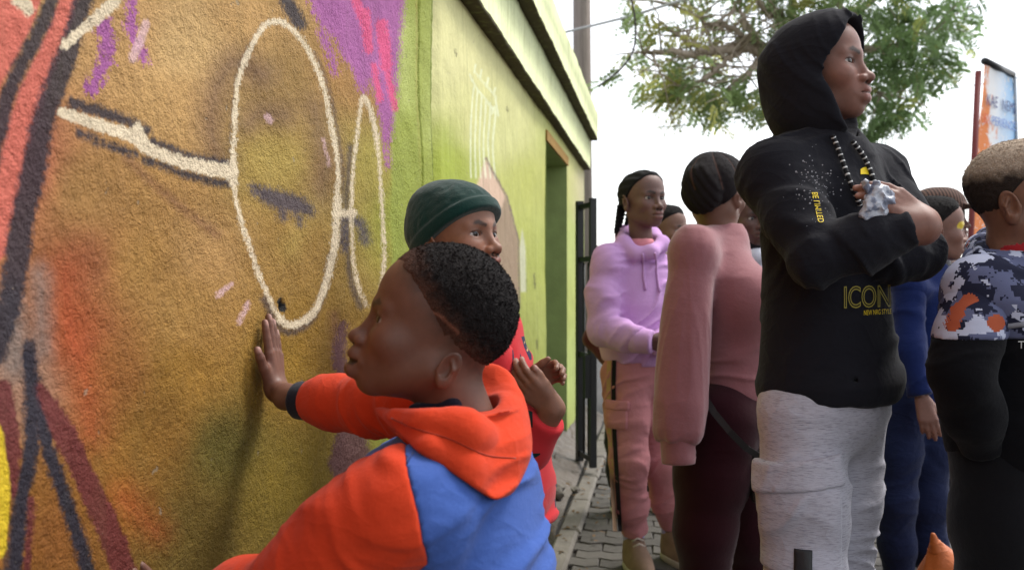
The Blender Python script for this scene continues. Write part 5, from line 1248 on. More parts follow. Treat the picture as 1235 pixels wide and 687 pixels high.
# ===== woman in the dusty pink sweater, back of the head to us
def woman_pink():
    p = Person('woman with cornrowed hair in dusty pink puff sleeve sweater and maroon leggings', (.62, 2.6))
    H = Head(at(863, 233, 2.6), (.62, .78, .0), 1.0, neck=.050, neck_to=at(872, 302, 2.6), jaw=1.0)
    J = std_joints(at(872, 292, 2.6), at(876, 492, 2.62), at(880, 312, 2.78), at(836, 306, 2.46), at(895, 420, 2.8), at(814, 428, 2.40), at(905, 500, 2.7), at(818, 545, 2.38),
                   at(888, 505, 2.70), at(868, 505, 2.52), at(902, 640, 2.72), at(850, 640, 2.50), ground_at(905, 2.78), ground_at(852, 2.55))
    sk = V(.16, .075, .05)
    HR = hand_pts(lerp(J['elR'], J['wrR'], .62), V(.05, .02, -1), V(.9, -.2, 0), V(.3, .9, 0), .13, curl=(.1, .1, .1, .1), spread=.0, thumb=(.1, .1, .1))
    cf, cb = core_field(J, .95)
    p.body([(H.field, H.bounds(), .0032, lambda v: H.colors(v, sk, sk)), (lambda P: hand_field(P, HR), hand_bounds(HR), .004, sk), (cf, cb, .010, sk)])
    H.eyes(p.root)
    def hair(P):
        q = H.loc(P); fr = q[:, 1] - (.072 - np.abs(q[:, 0]) * .30 - np.clip(.07 - q[:, 2], 0, 1) * 1.0)
        lz = .006 - np.clip(-q[:, 1] - .005, 0, 1) * .95 - q[:, 2]; rg = np.maximum(fr, lz * .8)
        a = np.arctan2(q[:, 0], -(q[:, 1] + .02)) + q[:, 2] * 3
        row = .0055 * np.abs(np.sin(a * 4.0)) ** .5 + .001 * noise(q * 170)
        d = smax(H.skull(q) - .006 - row, rg, .005)
        bun = smin(ellip(q, (0, -.088, -.005), (.058, .034, .058)), ellip(q, (0, -.096, .03), (.045, .026, .04)), .02) - .0035 * np.abs(np.sin(q[:, 0] * 130 + q[:, 2] * 90)) - .001 * noise(q * 150)
        return smin(d, bun, .012) * H.k
    def rows(v):
        q = H.loc(v.astype(F32)); a = np.arctan2(q[:, 0], -(q[:, 1] + .02)) + q[:, 2] * 3; k = (np.clip(1 - np.abs(np.sin(a * 4.0)) / .16, 0, 1) * (q[:, 2] > .0))[:, None] * .8
        return V(.013, .010, .011) * (1 - k) + sk * .6 * k
    lo, hi = H.bounds(); p.part('hair', 'cornrowed_hair', hair, (lo - .04, hi + .03), .0032, M_HAIR, col=rows)
    PK = fabric('pink_knit', hexc(146, 97, 101), .3, 420, .45, .35, wr=.08)
    rt = unit(V(-.2, -.97, 0))
    def torso(P):
        d = loft(P, at(880, 488, 2.62), J['nk'], rt, [(-.02, .165, .118, 0, .002), (.1, .172, .125, 0, .004), (.3, .165, .125, 0, .008), (.55, .165, .125, 0, .005), (.8, .17, .10, 0, -.005), (.95, .12, .075, 0, -.005), (1.04, .062, .062, 0, 0)])
        for S in 'LR': d = smin(d, chain(P, [J['nk'] + V(0, 0, -.005), J['sh' + S] + V(.0, 0, .028)], [.054, .046], .02), .035)
        d = smin(d, ellip(P, at(906, 366, 2.50), (.088, .09, .09)), .07); d = smin(d, ellip(P, at(906, 366, 2.70), (.088, .09, .09)), .07)
        for S in 'LR': d = smin(d, sphere(P, J['sh' + S], .06), .05)
        d = d - .0035 * folds(P, (.3, .1, 1), 14, 5, 5., .4) * np.clip((1.02 - P[:, 2]) / .15, 0.15, 1)
        col = smax(seg(P, J['nk'] + V(0, 0, -.03), J['nk'] + V(0, 0, .022), .066, .060), -seg(P, J['nk'] + V(0, 0, -.03), J['nk'] + V(0, 0, .1), .052), .004)
        return smin(d, col, .02)
    SB, ST = lerp(J['elR'], J['wrR'], .90), J['shR'] + V(.004, 0, .045)
    def slR(P):
        d = loft(P, SB, ST, V(.98, -.2, 0), [(0, .054, .050, 0, 0), (.05, .064, .058, 0, 0), (.18, .070, .063, -.002, 0), (.45, .069, .062, -.004, 0), (.7, .064, .058, -.004, 0), (.86, .057, .053, -.002, 0), (.95, .045, .043, 0, 0), (1.0, .026, .026, 0, 0)], 2.1)
        a = np.arctan2(P[:, 0] - F32(J['shR'][0]), P[:, 2] - F32(J['shR'][2] - .10)); w_ = np.clip(1 - (F32(J['shR'][2] + .06) - P[:, 2]) / .12, 0, 1)
        ang = np.arctan2(P[:, 1] - F32(J['elR'][1]), P[:, 0] - F32(lerp(SB, ST, .5)[0]))
        dr = noise(np.stack([ang * 2.6, P[:, 2] * 4.5, 0 * ang + 3], 1).astype(F32)); lowz = np.clip((F32(SB[2] + .13) - P[:, 2]) / .13, 0, 1)
        return d - .0035 * w_ * np.abs(np.sin(a * 13)) - .0045 * np.exp(-(dr / .25) ** 2) * (.4 + .6 * lowz) - .004 * folds(P, (.1, .1, 1), 20, 5, 3., .5) * lowz
    def whole(P):
        t_, a_ = torso(P), slR(P); z = np.clip((P[:, 2] - F32(J['shR'][2] - .16)) / .16, 0, 1)
        return np.where(z > 0, smin(t_, a_, .035) * z + smin(t_, a_, .010) * (1 - z), smin(t_, a_, .010))
    p.part('sweater', 'pink_sweater', whole, [at(770, 540, 2.32), at(945, 270, 2.80)], .0052, PK, m=.07)
    p.part('cuffR', 'cuff', lambda P: sleeve(P, [lerp(J['elR'], J['wrR'], .83), lerp(J['elR'], J['wrR'], 1.12)], [.046, .044], .0012, 40, 30, 1.), [lerp(J['elR'], J['wrR'], .8), lerp(J['elR'], J['wrR'], 1.14)], .005, PK, 'sweater', m=.06)
    p.part('sleeveL', 'puff_sleeve', lambda P: sleeve(P, [J['shL'], J['elL'], J['wrL']], [.066, .076, .06], .005, 10, 4, 4.), [J['shL'], J['elL'], J['wrL']], .009, PK, 'sweater', m=.1)
    pf, pb = pants_field(J, (.118, .080, .052), .0022, 1., .145, .155, 16); p.part('leggings', 'maroon_leggings', pf, pb, .007, fabric('maroon_jersey', hexc(46, 14, 22), .25, 900, .2, .1))
    add_shoes(p, J, (1, -.2), plain('shoe_black', (.02, .02, .02)), plain('sole_black', (.03, .03, .03)), .24, .008)
    return p
P4 = woman_pink()

# ===== tall boy in the black hoodie, arms folded
def boy_black():
    p = Person('tall boy with black hood up and arms folded in pale grey cargo joggers', (.62, 1.75))
    Y = 1.75
    H = Head(at(985, 86, Y), (.79, -.61, .07), .93, crown=-.012, neck=.045, neck_to=at(988, 172, 1.76), jaw=.95, nose=1.08, lips=1.12)
    J = std_joints(at(990, 168, 1.76), at(998, 480, 1.77), at(1054, 216, 1.87), at(934, 212, 1.69), at(1106, 304, 1.74), at(984, 311, 1.565), at(1050, 312, 1.67), at(1102, 274, 1.535),
                   at(1020, 500, 1.83), at(966, 500, 1.72), at(1006, 700, 1.84), at(972, 700, 1.69), ground_at(1010, 1.88), ground_at(978, 1.74))
    sk = V(.20, .092, .066)
    HR = hand_pts(at(1116, 266, 1.535), V(-.80, -.02, .55), V(-.3, -.35, -.8), V(.0, .95, -.1), .132, curl=((.15, .35, .4), (.15, .35, .4), (.15, .4, .4), (.2, .4, .4)), spread=.0, thumb=(.22, .0, .1))
    HL = hand_pts(J['wrL'], V(-1, -.1, .1), V(0, -.3, 1), V(0, 1, 0), .15, curl=(.3, .3, .3, .3))
    def arm(P):
        d = chain(P, [at(1090, 277, 1.53), at(1112, 274, 1.53)], [.028, .031], .01); return smin(d, hand_field(P, HR), .02)
    cf, cb = core_field(J, .88)
    b1 = hand_bounds(HR)
    def hcol(v): return hand_nails(v, np.repeat(sk[None] * 1.05, len(v), 0), HR)
    p.body([(H.field, H.bounds(), .0021, lambda v: H.colors(v, sk, sk * V(1.25, .82, .9))), (arm, pts_bounds([b1[0], b1[1], at(1095, 275, 1.53)], .03), .0026, hcol), (lambda P: hand_field(P, HL), hand_bounds(HL), .005, sk), (cf, cb, .009, sk)])
    H.eyes(p.root, (.28, 1, .05))
    BK = fabric('black_fleece', hexc(27, 27, 33), .3, 800, .3, .06, wr=.18)
    def hood(P):
        q = H.loc(P)
        o = ellip(q, (0, -.014, .010), (.096, .104, .103)); o = smin(o, ellip(q, (0, -.004, -.09), (.088, .098, .082)), .06)
        o = smin(o, ellip(q, (0, .040, .046), (.078, .080, .068)), .04)
        o = o - .0045 * folds(q, (.1, .5, .85), 15, 5, 3., .5)
        rim = q[:, 1] - (.095 - 1.6 * q[:, 0] ** 2 - np.clip(.06 - q[:, 2], 0, .2) * .10 + np.clip(-.085 - q[:, 2], 0, 1) * .6)
        o = smax(o, rim, .010)
        cav = ellip(q, (0, .004, .004), (.080, .103, .096)); cav = smin(cav, ellip(q, (0, .07, -.06), (.070, .075, .085)), .04)
        cav = smin(cav, ellip(q, (0, .10, .005), (.070, .085, .088)), .03)
        d = smax(o, -cav, .012)
        e = np.abs(rim + .004) - .0; 
        return d * H.k
    lo, hi = H.bounds()
    rt = unit(V(-.83, -.55, 0))
    def armR(P):
        u = sleeve(P, [J['shR'], lerp(J['shR'], J['elR'], .5), J['elR']], [.052, .049, .049], .0095, 17, 6, 3., .04, cut=False)
        f = sleeve(P, [J['elR'], lerp(J['elR'], J['wrR'], .5), J['wrR'] + V(-.004, 0, 0)], [.049, .043, .037], .0105, 19, 6, 5., .04); return u, f
    def armL(P):
        u = sleeve(P, [J['shL'], lerp(J['shL'], J['elL'], .5) + V(.004, 0, 0), J['elL']], [.054, .051, .051], .0085, 17, 6, 8., .04, cut=False)
        f = sleeve(P, [J['elL'], lerp(J['elL'], J['wrL'], .5), J['wrL']], [.051, .047, .042], .0095, 19, 6, 9., .04); return u, f
    def torso(P):
        d = loft(P, at(1000, 474, 1.77), J['nk'], rt, [(-.02, .142, .118, 0, .0), (.05, .147, .122, 0, 0), (.12, .140, .114, 0, 0), (.5, .116, .100, 0, 0), (.8, .136, .100, 0, 0), (.93, .115, .085, 0, -.005), (1.03, .07, .07, 0, -.01)])
        for S in 'LR': d = smin(d, sphere(P, J['sh' + S], .056), .06); d = smin(d, chain(P, [J['nk'] + V(0, 0, -.02), J['sh' + S]], [.055, .054], .02), .04)
        d = d - .0055 * folds(P, (.15, .1, 1), 11, 5, 6., .7)
        d = groove(d, P, [at(x, 462, 1.60) + V(0, y, 0) for x, y in ((905, .12), (940, .02), (990, -.01), (1040, .04), (1085, .14))], .004, .006)
        for u, f in (armL(P), armR(P)): d = smin(smin(d, u, .035), f, .010)
        return smax(d, -seg(P, J['nk'] + V(.01, -.01, -.02), J['nk'] + V(.03, -.03, .15), .050), .012)
    p.part('hoodie', 'black_hoodie', torso, [at(880, 490, 1.45), at(1130, 150, 1.98)], .0046, BK, m=.06)
    p.part('hood', 'hood', hood, (lo - .05, hi + .05), .0032, BK, 'hoodie')
    JOG = fabric('grey_slub', hexc(176, 174, 184), .12, 800, .3, .1, wr=.16, streak=hexc(112, 108, 118))
    pf, pb = pants_field(J, (.080, .068, .048), .0080, 6., .128, .114, 13, top=.06); p.part('joggers', 'joggers', pf, pb, .0058, JOG)
    fr = frame((.35, 1, 0))
    p.part('pocket', 'cargo_pocket', lambda P: smax(pf(P) - .007, box_field(P, at(962, 645, 1.60), (.074, .12, .082), fr), .006), [at(964, 640, 1.62)], .0048, JOG, 'joggers', m=.17)
    p.part('flap', 'pocket_flap', lambda P: smax(pf(P) - .013, box_field(P, at(958, 580, 1.60), (.084, .12, .027), frame((.35, 1, 0), roll=.16)), .006), [at(960, 582, 1.62)], .0048, JOG, 'joggers', m=.17)
    p.part('patch', 'label_patch', lambda P: smax(pf(P) - .011, box_field(P, at(968, 682, 1.60), (.016, .12, .022), fr), .003), [at(968, 682, 1.62)], .0035, M_BLACK, 'joggers', m=.13)
    add_shoes(p, J, (.5, -.8), plain('shoe_white', (.5, .5, .5)), plain('sole_white', (.6, .6, .6)), .25, .008)
    YEL = plain('yellow_print', hexc(226, 196, 40), .7); GOLD = plain('gold_outline', hexc(150, 138, 62), .7); CORD_B = plain('cord_black', (.012, .012, .014), .8); CORD_W = plain('cord_white', (.6, .6, .6), .8)
    def aft(o, v, q):
        decal_text('outline_lettering', 'ICON', 1018, 1074, 345, 372, o, GOLD, True, skew=-2)
        decal_text('lettering', 'NEW NRG STYLE', 1042, 1075, 374, 380, o, YEL, skew=-2)
        decal_text('lettering', 'BE LIMITED', 979, 986, 232, 268, o, YEL, rot=1, shear=8)
        pts = [(1038, 204), (1041, 202), (1046, 201), (1051, 203), (1054, 208), (1053, 211), (1044, 210), (1038, 210)]
        mesh_np('chest_logo', decal_rays(pts, o, .003), [tuple(range(len(pts)))], o, YEL, smooth=False)
        for pl in ([(1004, 163), (1012, 182), (1020, 205), (1030, 230), (1038, 248)], [(1028, 170), (1040, 186), (1050, 206), (1056, 228), (1052, 240)]):
            P = smooth_pts(pl, 6); W_ = decal_rays(P, o, .010); c = mesh_np('drawstring', *tube(W_, .0042, 8), o, CORD_B)
            mesh_np('cord_fleck', *merge([tube([lerp(W_[i], W_[i + 1], .15), lerp(W_[i], W_[i + 1], .6)], .0047, 8) for i in range(1, len(W_) - 1, 2)]), c, CORD_W).__setitem__('kind', 'stuff')
        # splashed paint flecks on the chest
        rng = np.random.RandomState(5); vv, ff = [], []
        P2 = [(rng.normal(985, 14), rng.normal(222, 20)) for _ in range(110)]
        for (x, y), w_ in zip(P2, decal_rays(P2, o, .0015)):
            r = .0006 + .0013 * rng.rand() ** 2; k = len(vv)
            for j in range(5): a = j * 2 * math.pi / 5; vv.append(w_ + V(math.cos(a) * r, -math.cos(a) * r * .2, math.sin(a) * r))
            ff.append(tuple(range(k, k + 5)))
        mesh_np('paint_flecks', vv, ff, o, plain('fleck_grey', (.35, .35, .38), .7), smooth=False)['kind'] = 'stuff'
    AFTER.append((p, 'hoodie', aft))
    return p
P5 = boy_black()
# crumpled foil packet held in his folded arms
def packet():
    c = at(1060, 250, 1.53); R = frame((.3, -1, .1), roll=-.55)
    o = empty('foil_packet', tuple(c), 'crumpled silver plastic packet tucked in the hooded boy\'s folded arms', 'packet')
    def fn(P):
        q = (P - c.astype(F32)) @ R.astype(F32)
        d = ellip(q, (0, 0, 0), (.042, .018, .026)); d = smin(d, ellip(q, (-.012, 0, .022), (.014, .010, .014)), .02)
        n = np.abs(noise(q * 60)) + .6 * np.abs(noise(q * 130 + 5)); return d + .007 * n - .003
    t = NT('foil'); n = t.noise(70, 3); cc = t.mix(t.ramp(t.noise(45, 3), [(.48, (0, 0, 0)), (.54, (1, 1, 1))]), hexc(172, 176, 186), hexc(112, 118, 136)); m = t.done(cc, .38, t.bump(n, .4, .006), .5)
    job(fn, c - .08, c + .08, .0022, lambda v, q: mesh_np('packet_body', v, q, o, m))
    job(lambda P: smin(seg(P, c + V(-.018, 0, .025), c + V(-.024, -.004, .040), .004, .006), seg(P, c + V(-.01, 0, .028), c + V(-.006, -.004, .040), .004, .006), .006) + .003 * noise(P * 200), c - .08, c + .09, .0022, lambda v, q: mesh_np('packet_knot', v, q, o, m))
packet()

# ===== boy in the camouflage hoodie at the right
def boy_camo():
    p = Person('boy in camouflage yoke black hoodie with cropped light brown hair', (.93, 1.66))
    H = Head(at(1238, 238, 1.65), (.80, -.58, .04), .93, ear=(-.02, -.02), neck=.048, neck_to=at(1222, 318, 1.66), jaw=.96)
    J = std_joints(at(1222, 305, 1.66), at(1225, 520, 1.68), at(1290, 350, 1.80), at(1180, 348, 1.58), at(1310, 450, 1.78), at(1159, 450, 1.54), at(1290, 540, 1.72), at(1186, 540, 1.60),
                   at(1256, 545, 1.73), at(1208, 545, 1.64), at(1268, 720, 1.72), at(1212, 720, 1.63), ground_at(1276, 1.75), ground_at(1208, 1.66))
    sk = V(.20, .095, .06)
    HR = hand_pts(J['wrR'], V(.55, .75, -.45), V(.8, -.5, 0), V(.5, .8, 0), .12, curl=(.5, .5, .5, .5))
    cf, cb = core_field(J, .78)
    p.body([(H.field, H.bounds(), .0024, lambda v: H.colors(v, sk, sk * V(1.1, .8, .8))), (lambda P: hand_field(P, HR), hand_bounds(HR), .004, sk * .8), (cf, cb, .009, sk)])
    H.eyes(p.root)
    def region(q):
        fr = q[:, 1] - (.074 - np.abs(q[:, 0]) * .35 - np.clip(.075 - q[:, 2], 0, 1) * .9); lz = -.008 + .1 * (q[:, 1] - .02) - np.clip(-q[:, 1] - .02, 0, 1) * .7
        return np.maximum(fr, (lz - q[:, 2]) * .8)
    def hair(P):
        q = H.loc(P); rg = region(q); th = .0065 * np.clip((q[:, 2] - .0) / .05, 0, 1) + .0014
        return smax(H.skull(q) - th + .0014 * noise(q * 240), rg, .003) * H.k
    def hc(v):
        q = H.loc(v.astype(F32)); f = np.clip((q[:, 2] - .028) / .03 + .2 * noise(q * 90), 0, 1)[:, None]; return V(.034, .025, .021) * (1 - f) + V(.42, .33, .25) * f
    hair_shell(p, H, 'hair', 'hair', hair, .0026, hc, 9000, .0032, mask=lambda x: H.loc(x.astype(F32))[:, 2] > .02, seed=9)
    t = NT('camouflage'); co = t.co()
    sn = t.n('VectorMath', operation='SNAP'); t.l(co, sn.inputs[0]); sn.inputs[1].default_value = (.0032, .0032, .0032)
    a = t.noise(22, 3, .6, sn.outputs[0]); b = t.noise(19, 3, .6, t.map((1, 1, 1), (3.3, 1.7, .4), vec=sn.outputs[0])); c = t.noise(13, 2, .5, t.map((1, 1, 1), (7.3, 4.7, 2.4), vec=sn.outputs[0]))
    cc = t.mix(t.math('GREATER_THAN', a, .52), hexc(36, 38, 56), hexc(92, 96, 124)); cc = t.mix(t.math('GREATER_THAN', b, .535), cc, hexc(182, 186, 206)); cc = t.mix(t.math('GREATER_THAN', c, .62), cc, hexc(166, 84, 58))
    CAMO = t.done(cc, .9, t.bump(t.noise(900, 2), .3, .0015), .12)
    BK = fabric('black_sweat', hexc(13, 13, 17), .3, 800, .3, .05, wr=.12)
    rt = unit(V(-.62, -.78, 0))
    def torso(P):
        d = loft(P, at(1225, 545, 1.68), J['nk'], rt, [(-.02, .14, .115, 0, .0), (.15, .15, .125, 0, 0), (.5, .148, .118, 0, 0), (.8, .155, .105, 0, 0), (.94, .11, .08, 0, -.005), (1.03, .065, .065, 0, -.01)])
        for S in 'LR': d = smin(d, sphere(P, J['sh' + S], .058), .05)
        return d - .005 * folds(P, (.2, .1, 1), 12, 5, 9., .6)
    zc = CAMH - (408 - HZ) / FPX * 1.55
    def sl(P): return sleeve(P, [J['shR'], lerp(J['shR'], J['elR'], .6), J['elR'], lerp(J['elR'], J['wrR'], .5), J['wrR']], [.050, .047, .045, .042, .038], .0048, 20, 6, 4., .04)
    p.part('hoodie', 'black_sweatshirt', lambda P: smax(torso(P), P[:, 2] - F32(zc + .004), .003), [at(1130, 560, 1.5), at(1330, 290, 1.85)], .006, BK, m=.06)
    p.part('yoke', 'camouflage_yoke', lambda P: smax(smax(torso(P) - .002, F32(zc) - P[:, 2], .003), -seg(P, J['nk'] + V(0, 0, -.03), J['nk'] + V(.01, -.01, .12), .056), .012), [at(1130, 430, 1.5), at(1330, 280, 1.85)], .0045, CAMO, 'hoodie', m=.06)
    p.part('sleeveR', 'sleeve', lambda P: smax(sl(P), P[:, 2] - F32(zc + .004), .003), [J['shR'], J['elR'], J['wrR']], .0048, BK, 'hoodie', m=.09)
    p.part('sleeve_top', 'camouflage_sleeve', lambda P: smax(sl(P) - .002, F32(zc) - P[:, 2], .003), [J['shR'], J['elR']], .0045, CAMO, 'hoodie', m=.09)
    p.part('sleeveL', 'sleeve', lambda P: sleeve(P, [J['shL'], J['elL'], J['wrL']], [.06, .055, .045], .006, 15, 5, 5.), [J['shL'], J['elL'], J['wrL']], .009, BK, 'hoodie', m=.09)
    def hood(P):
        d = chain(P, [at(1182, 308, 1.62), at(1184, 300, 1.72), at(1200, 292, 1.80), at(1240, 290, 1.84), at(1280, 300, 1.78)], [.012, .022, .028, .028, .02], .03)
        return d - .004 * folds(P, (.2, .8, .4), 18, 6, 2.)
    p.part('hood', 'hood', hood, [at(1170, 310, 1.5), at(1280, 260, 1.8)], .0045, CAMO, 'hoodie', m=.05)
    p.part('collar', 'red_collar', lambda P: smax(seg(P, J['nk'] + V(0, 0, -.02), J['nk'] + V(.004, -.004, .002), .057, .053), -seg(P, J['nk'], J['nk'] + V(.01, -.01, .1), .0495), .004), [J['nk']], .004, fabric('red_rib', hexc(150, 34, 40)), 'hoodie', m=.1)
    def aft(o, v, q):
        decal_text('lettering', 'THE', 1228, 1252, 411, 420, o, plain('white_print', (.7, .7, .7)))
    AFTER.append((p, 'hoodie', aft))
    def aft2(o, v, q):
        pts = [(1188 + k * 6, 397 - k * .8) for k in range(9)]; mesh_np('chest_band', *tube(decal_rays(pts, o, .001), .005, 6), o, plain('band_grey', hexc(120, 120, 128)))
    AFTER.append((p, 'yoke', aft2))
    pf, pb = pants_field(J, (.086, .076, .058), .006, 4., .125, .12, 12); p.part('trousers', 'black_trousers', pf, pb, .008, fabric('black_twill', hexc(16, 16, 20)))
    add_shoes(p, J, (.7, -.6), plain('shoe_dk', (.03, .03, .03)), plain('sole_dk', (.3, .3, .3)), .22, .008)
    return p
P7 = boy_camo()

# ===== people standing further back
def simple_person(label, Y, c, fwd, scale, sk, nk, sh, el, wr, hp, kn, an, top, top_name, low, low_name, shoe, body_fwd, hair=True, paint=None, tw=.132, td=.102, hem=None, vox=.008, shoe_L=.23, hands=False, hood=None, sole=None, group=None, cap=False):
    nk = at(*nk); S2 = ('L', 'R'); J = dict(nk=nk)
    for nm, v_ in (('sh', sh), ('el', el), ('wr', wr), ('hp', hp), ('kn', kn)):
        J[nm + 'R'] = at(*v_[0]); J[nm + 'L'] = at(*v_[1])
    J['anR'] = ground_at(*an[0]); J['anL'] = ground_at(*an[1]); J['pel'] = (J['hpL'] + J['hpR']) / 2 + V(0, 0, .04)
    p = Person(label, (J['pel'][0], J['pel'][1]), group)
    H = Head(at(*c, Y), fwd, scale, neck=.045, neck_to=nk + V(0, 0, -.02))
    cf, cb = core_field(J, .8); fl = [(H.field, H.bounds(), .0034, lambda v: paint(H, v, H.colors(v, sk, sk * V(1.2, .85, .9))) if paint else H.colors(v, sk, sk * V(1.2, .85, .9))), (cf, cb, .011, sk)]
    for S in S2:
        HH = hand_pts(J['wr' + S], unit(J['wr' + S] - J['el' + S]), V(body_fwd[0], body_fwd[1], .01), V(0, 0, 1) if abs(J['wr' + S][2] - J['el' + S][2]) < .1 else np.cross((0, 0, 1), (body_fwd[0], body_fwd[1], 0)), .14, curl=(.3, .3, .3, .3)); fl.append((lambda P, HH=HH: hand_field(P, HH), hand_bounds(HH), .005, sk))
    p.body(fl); H.eyes(p.root)
    if hair: short_hair(p, H, thick=.010, tufts=1500, vox=.005, tsize=.008)
    rt = unit(np.cross((body_fwd[0], body_fwd[1], 0), (0, 0, 1)))
    def torso(P):
        d = loft(P, J['pel'] + V(0, 0, -.02), nk, rt, [(-.05, tw * .95, td, 0, 0), (.15, tw, td * 1.05, 0, 0), (.55, tw, td, 0, 0), (.8, tw * 1.05, td * .9, 0, 0), (.94, tw * .7, td * .7, 0, 0), (1.03, .06, .06, 0, 0)])
        for S in S2: d = smin(d, sphere(P, J['sh' + S], .056), .05)
        if hood: d = smin(d, chain(P, [nk + V(a, b, z) for a, b, z in ((-.06, -.03, .02), (0, -.08, -.01), (.06, -.03, .02), (.05, .07, .03), (-.05, .07, .03), (-.06, -.03, .02))], [.024] * 6, .03), .02)
        d = d - .005 * folds(P, (.2, .1, 1), 12, 5, scale * 30, .6)
        return smax(d, -seg(P, nk + V(0, 0, -.02), nk + V(0, 0, .12), .05), .01)
    lo, hi = pts_bounds([J['pel'], nk, J['shL'], J['shR']], .14)
    p.part('top', top_name, torso, (lo, hi), vox, top)
    for S in S2: p.part('sl' + S, 'sleeve', lambda P, S=S: sleeve(P, [J['sh' + S], J['el' + S], lerp(J['el' + S], J['wr' + S], .95)], [.052, .046, .038], .006, 17, 5, 3.), [J['sh' + S], J['el' + S], J['wr' + S]], vox, top, 'top', m=.09)
    pf, pb = pants_field(J, (.078, .062, .048), .006, Y, tw * .86, td * .95, 14); p.part('trousers', low_name, pf, pb, vox, low)
    add_shoes(p, J, body_fwd, shoe, sole or plain('sole_pale2', (.55, .55, .55)), shoe_L, .006)
    return p, H, J
NAVY = fabric('royal_blue_sweat', hexc(22, 36, 82), .25, 800, .3, .1, wr=.12); JEAN = fabric('dark_denim', hexc(26, 34, 62), .45, 700, .35, .05, wr=.25)
def yellow_paint(H, v, c):
    q = H.loc(v.astype(F32)); a = np.abs(q[:, 0]); d = ellip(np.stack([a, q[:, 1], q[:, 2]], 1), (.035, .070, .012), (.026, .03, .016)) + .006 * noise(q * 60)
    k = np.clip(.8 - d / .003, 0, 1)[:, None] * .85; return c * (1 - k) + s2l((214, 186, 40)) * k
P6, H6, J6 = simple_person('child in royal blue sweatshirt and dark jeans with yellow face paint', 3.0, (1128, 276), (.95, -.16, -.06), .93, V(.20, .10, .075), (1118, 322, 3.02), ((1096, 345, 2.90), (1140, 345, 3.12)), ((1096, 420, 2.86), (1165, 420, 3.1)), ((1112, 480, 2.82), (1180, 480, 3.05)),
    ((1086, 488, 2.96), (1118, 488, 3.06)), ((1080, 600, 2.96), (1118, 600, 3.04)), ((1084, 3.0), (1122, 3.06)), NAVY, 'blue_sweatshirt', JEAN, 'jeans', plain('shoe_tan', hexc(96, 76, 60)), (.9, -.35), paint=yellow_paint)
P8, H8, J8 = simple_person('person in dark maroon top and black trousers half hidden behind the girl in lilac', 4.25, (804, 277), (.72, -.62, -.1), 1.0, V(.17, .085, .06), (790, 318, 4.28), ((752, 335, 4.2), (815, 335, 4.38)), ((716, 408, 4.25), (835, 405, 4.4)), ((748, 450, 4.1), (815, 440, 4.2)),
    ((750, 455, 4.24), (785, 455, 4.32)), ((747, 530, 4.22), (785, 530, 4.30)), ((747, 4.26), (788, 4.34)), fabric('maroon_knit', hexc(78, 30, 34)), 'maroon_top', fabric('black_jersey', hexc(18, 18, 22)), 'black_trousers', plain('shoe_black2', (.04, .04, .045)), (.4, -.9), sole=plain('sole_white2', (.7, .7, .7)))
P9, H9, J9 = simple_person('person in white hoodie over black shirt half hidden behind the woman in pink', 3.6, (901, 264), (.35, -.93, -.03), 1.0, V(.085, .040, .030), (906, 306, 3.62), ((872, 322, 3.55), (940, 318, 3.7)), ((850, 410, 3.5), (950, 410, 3.7)), ((870, 470, 3.45), (940, 470, 3.55)),
    ((880, 475, 3.6), (912, 475, 3.66)), ((880, 570, 3.6), (912, 570, 3.66)), ((882, 3.62), (914, 3.68)), fabric('white_fleece', hexc(206, 208, 222), .1), 'white_hoodie', fabric('grey_jersey', hexc(60, 60, 66)), 'grey_trousers', plain('shoe_white2', (.5, .5, .5)), (.35, -.93), hood=True)
P9.part('collar', 'black_shirt_collar', lambda P: smax(seg(P, at(906, 310, 3.6), at(906, 294, 3.58), .060, .054), -seg(P, at(906, 300, 3.6), at(906, 270, 3.58), .047), .004), [at(906, 300, 3.6)], .005, fabric('black_rib', (.01, .01, .012)), 'top', m=.1)
P10, H10, J10 = simple_person('person in brown striped cap standing behind the child in blue', 3.5, (1132, 262), (.86, -.4, -.02), .98, V(.14, .07, .05), (1122, 306, 3.52), ((1085, 328, 3.45), (1160, 328, 3.6)), ((1075, 400, 3.4), (1172, 400, 3.6)), ((1095, 460, 3.35), (1165, 460, 3.5)),
    ((1105, 470, 3.5), (1138, 470, 3.56)), ((1105, 560, 3.5), (1138, 560, 3.56)), ((1107, 3.52), (1140, 3.58)), fabric('grey_jacket', hexc(70, 68, 72)), 'grey_jacket', fabric('dark_cloth', hexc(24, 24, 30)), 'dark_trousers', plain('shoe_grey2', (.1, .1, .1)), (.8, -.5))
def cap_on(p, H):
    t = NT('cap_cloth'); w_ = t.n('TexWave'); w_.inputs['Scale'].default_value = 28.; t.l(t.co(), w_.inputs['Vector']); c = t.mix(t.ramp(w_.outputs['Fac'], [(.6, (0, 0, 0)), (.7, (1, 1, 1))]), hexc(104, 80, 70), hexc(44, 34, 34)); m = t.done(c, .9)
    def fn(P):
        q = H.loc(P); d = smax(H.skull(q) - .013, .030 - q[:, 2], .006); v_ = ellip(q, (0, .115, .040), (.068, .062, .007), frame((0, 1, -.25)))
        return smin(d, v_, .01) * H.k
    lo, hi = H.bounds(); p.part('cap', 'cap', fn, (lo - .06, hi + .06), .004, m)
cap_on(P10, H10)

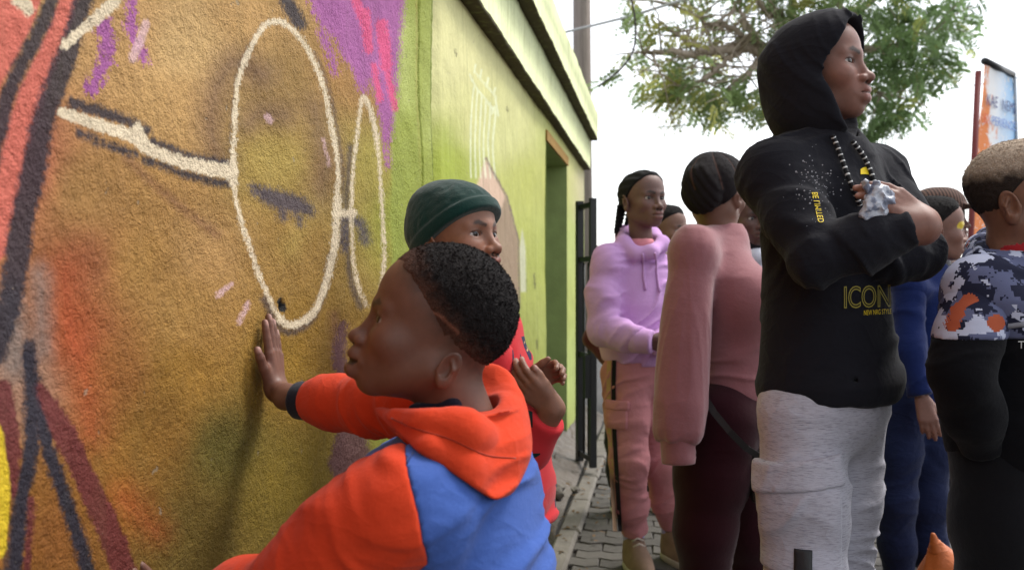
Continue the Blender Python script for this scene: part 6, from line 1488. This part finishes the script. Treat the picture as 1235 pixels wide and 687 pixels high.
# --- bag strap of the woman and the orange carrier bag
def shoulder_bag():
    o = empty('shoulder_bag', tuple(at(935, 560, 2.45)), 'dark shoulder bag on a flat strap at the hip of the woman in pink', 'bag')
    M = plain('bag_leather', (.02, .018, .018), .5)
    mesh_np('strap', *ribbon([at(852, 482, 2.405), at(862, 498, 2.385), at(880, 520, 2.37), at(900, 540, 2.38), at(925, 556, 2.45)], .0085), o, M, smooth=False)
    c = at(945, 575, 2.46)
    job(lambda P: box_field(P, c, (.075, .028, .055), frame((.2, 1, 0))) - .012, c - .14, c + .14, .006, lambda v, q: mesh_np('pouch', v, q, o, M))
def ribbon(pts, hw, th=.002):
    v, f = [], []; k = len(pts)
    for i, p in enumerate(pts):
        d = unit(pts[min(i + 1, k - 1)] - pts[max(i - 1, 0)]); s_ = unit(np.cross(d, (0.1, 1, 0))); n_ = np.cross(d, s_)
        for a, b in ((-1, -1), (1, -1), (1, 1), (-1, 1)): v.append(p + s_ * hw * a + n_ * th * b)
    for i in range(k - 1):
        for j in range(4): f.append((i * 4 + j, i * 4 + (j + 1) % 4, i * 4 + 4 + (j + 1) % 4, i * 4 + 4 + j))
    return v, f + [(3, 2, 1, 0), tuple(range(4 * k - 4, 4 * k))]
shoulder_bag()
def carrier_bag():
    c = at(1146, 690, 2.62); g = V(c[0], c[1], 0)
    o = empty('carrier_bag', tuple(g), 'orange carrier bag with gathered neck standing on the pavement by the camouflage boy', 'bag')
    M = fabric('orange_bag', hexc(176, 92, 40), .2, 300, .2, 0., .5, .4, wr=.3)
    tip = at(1128, 650, 2.60)
    def fn(P):
        d = ellip(P, g + V(.02, 0, .14), (.13, .09, .15)); d = smin(d, seg(P, g + V(-.01, 0, .20), tip + V(.004, 0, -.012), .062, .016), .07)
        return smax(d - .004 * folds(P, (.3, .2, 1), 4, 12, 3.), .004 - P[:, 2], .01)
    job(fn, g + V(-.2, -.15, 0), g + V(.2, .15, .40), .006, lambda v, q: mesh_np('bag_body', v, q, o, M))
    job(lambda P: seg(P, tip + V(.004, 0, -.03), tip + V(-.006, 0, .012), .020, .008), tip - .05, tip + .06, .004, lambda v, q: mesh_np('handle', v, q, o, M))
carrier_bag()
run_jobs()
bpy.context.view_layer.update()
for p, key, fn in JOB_AFTER + AFTER: fn(p.o[key], None, None)
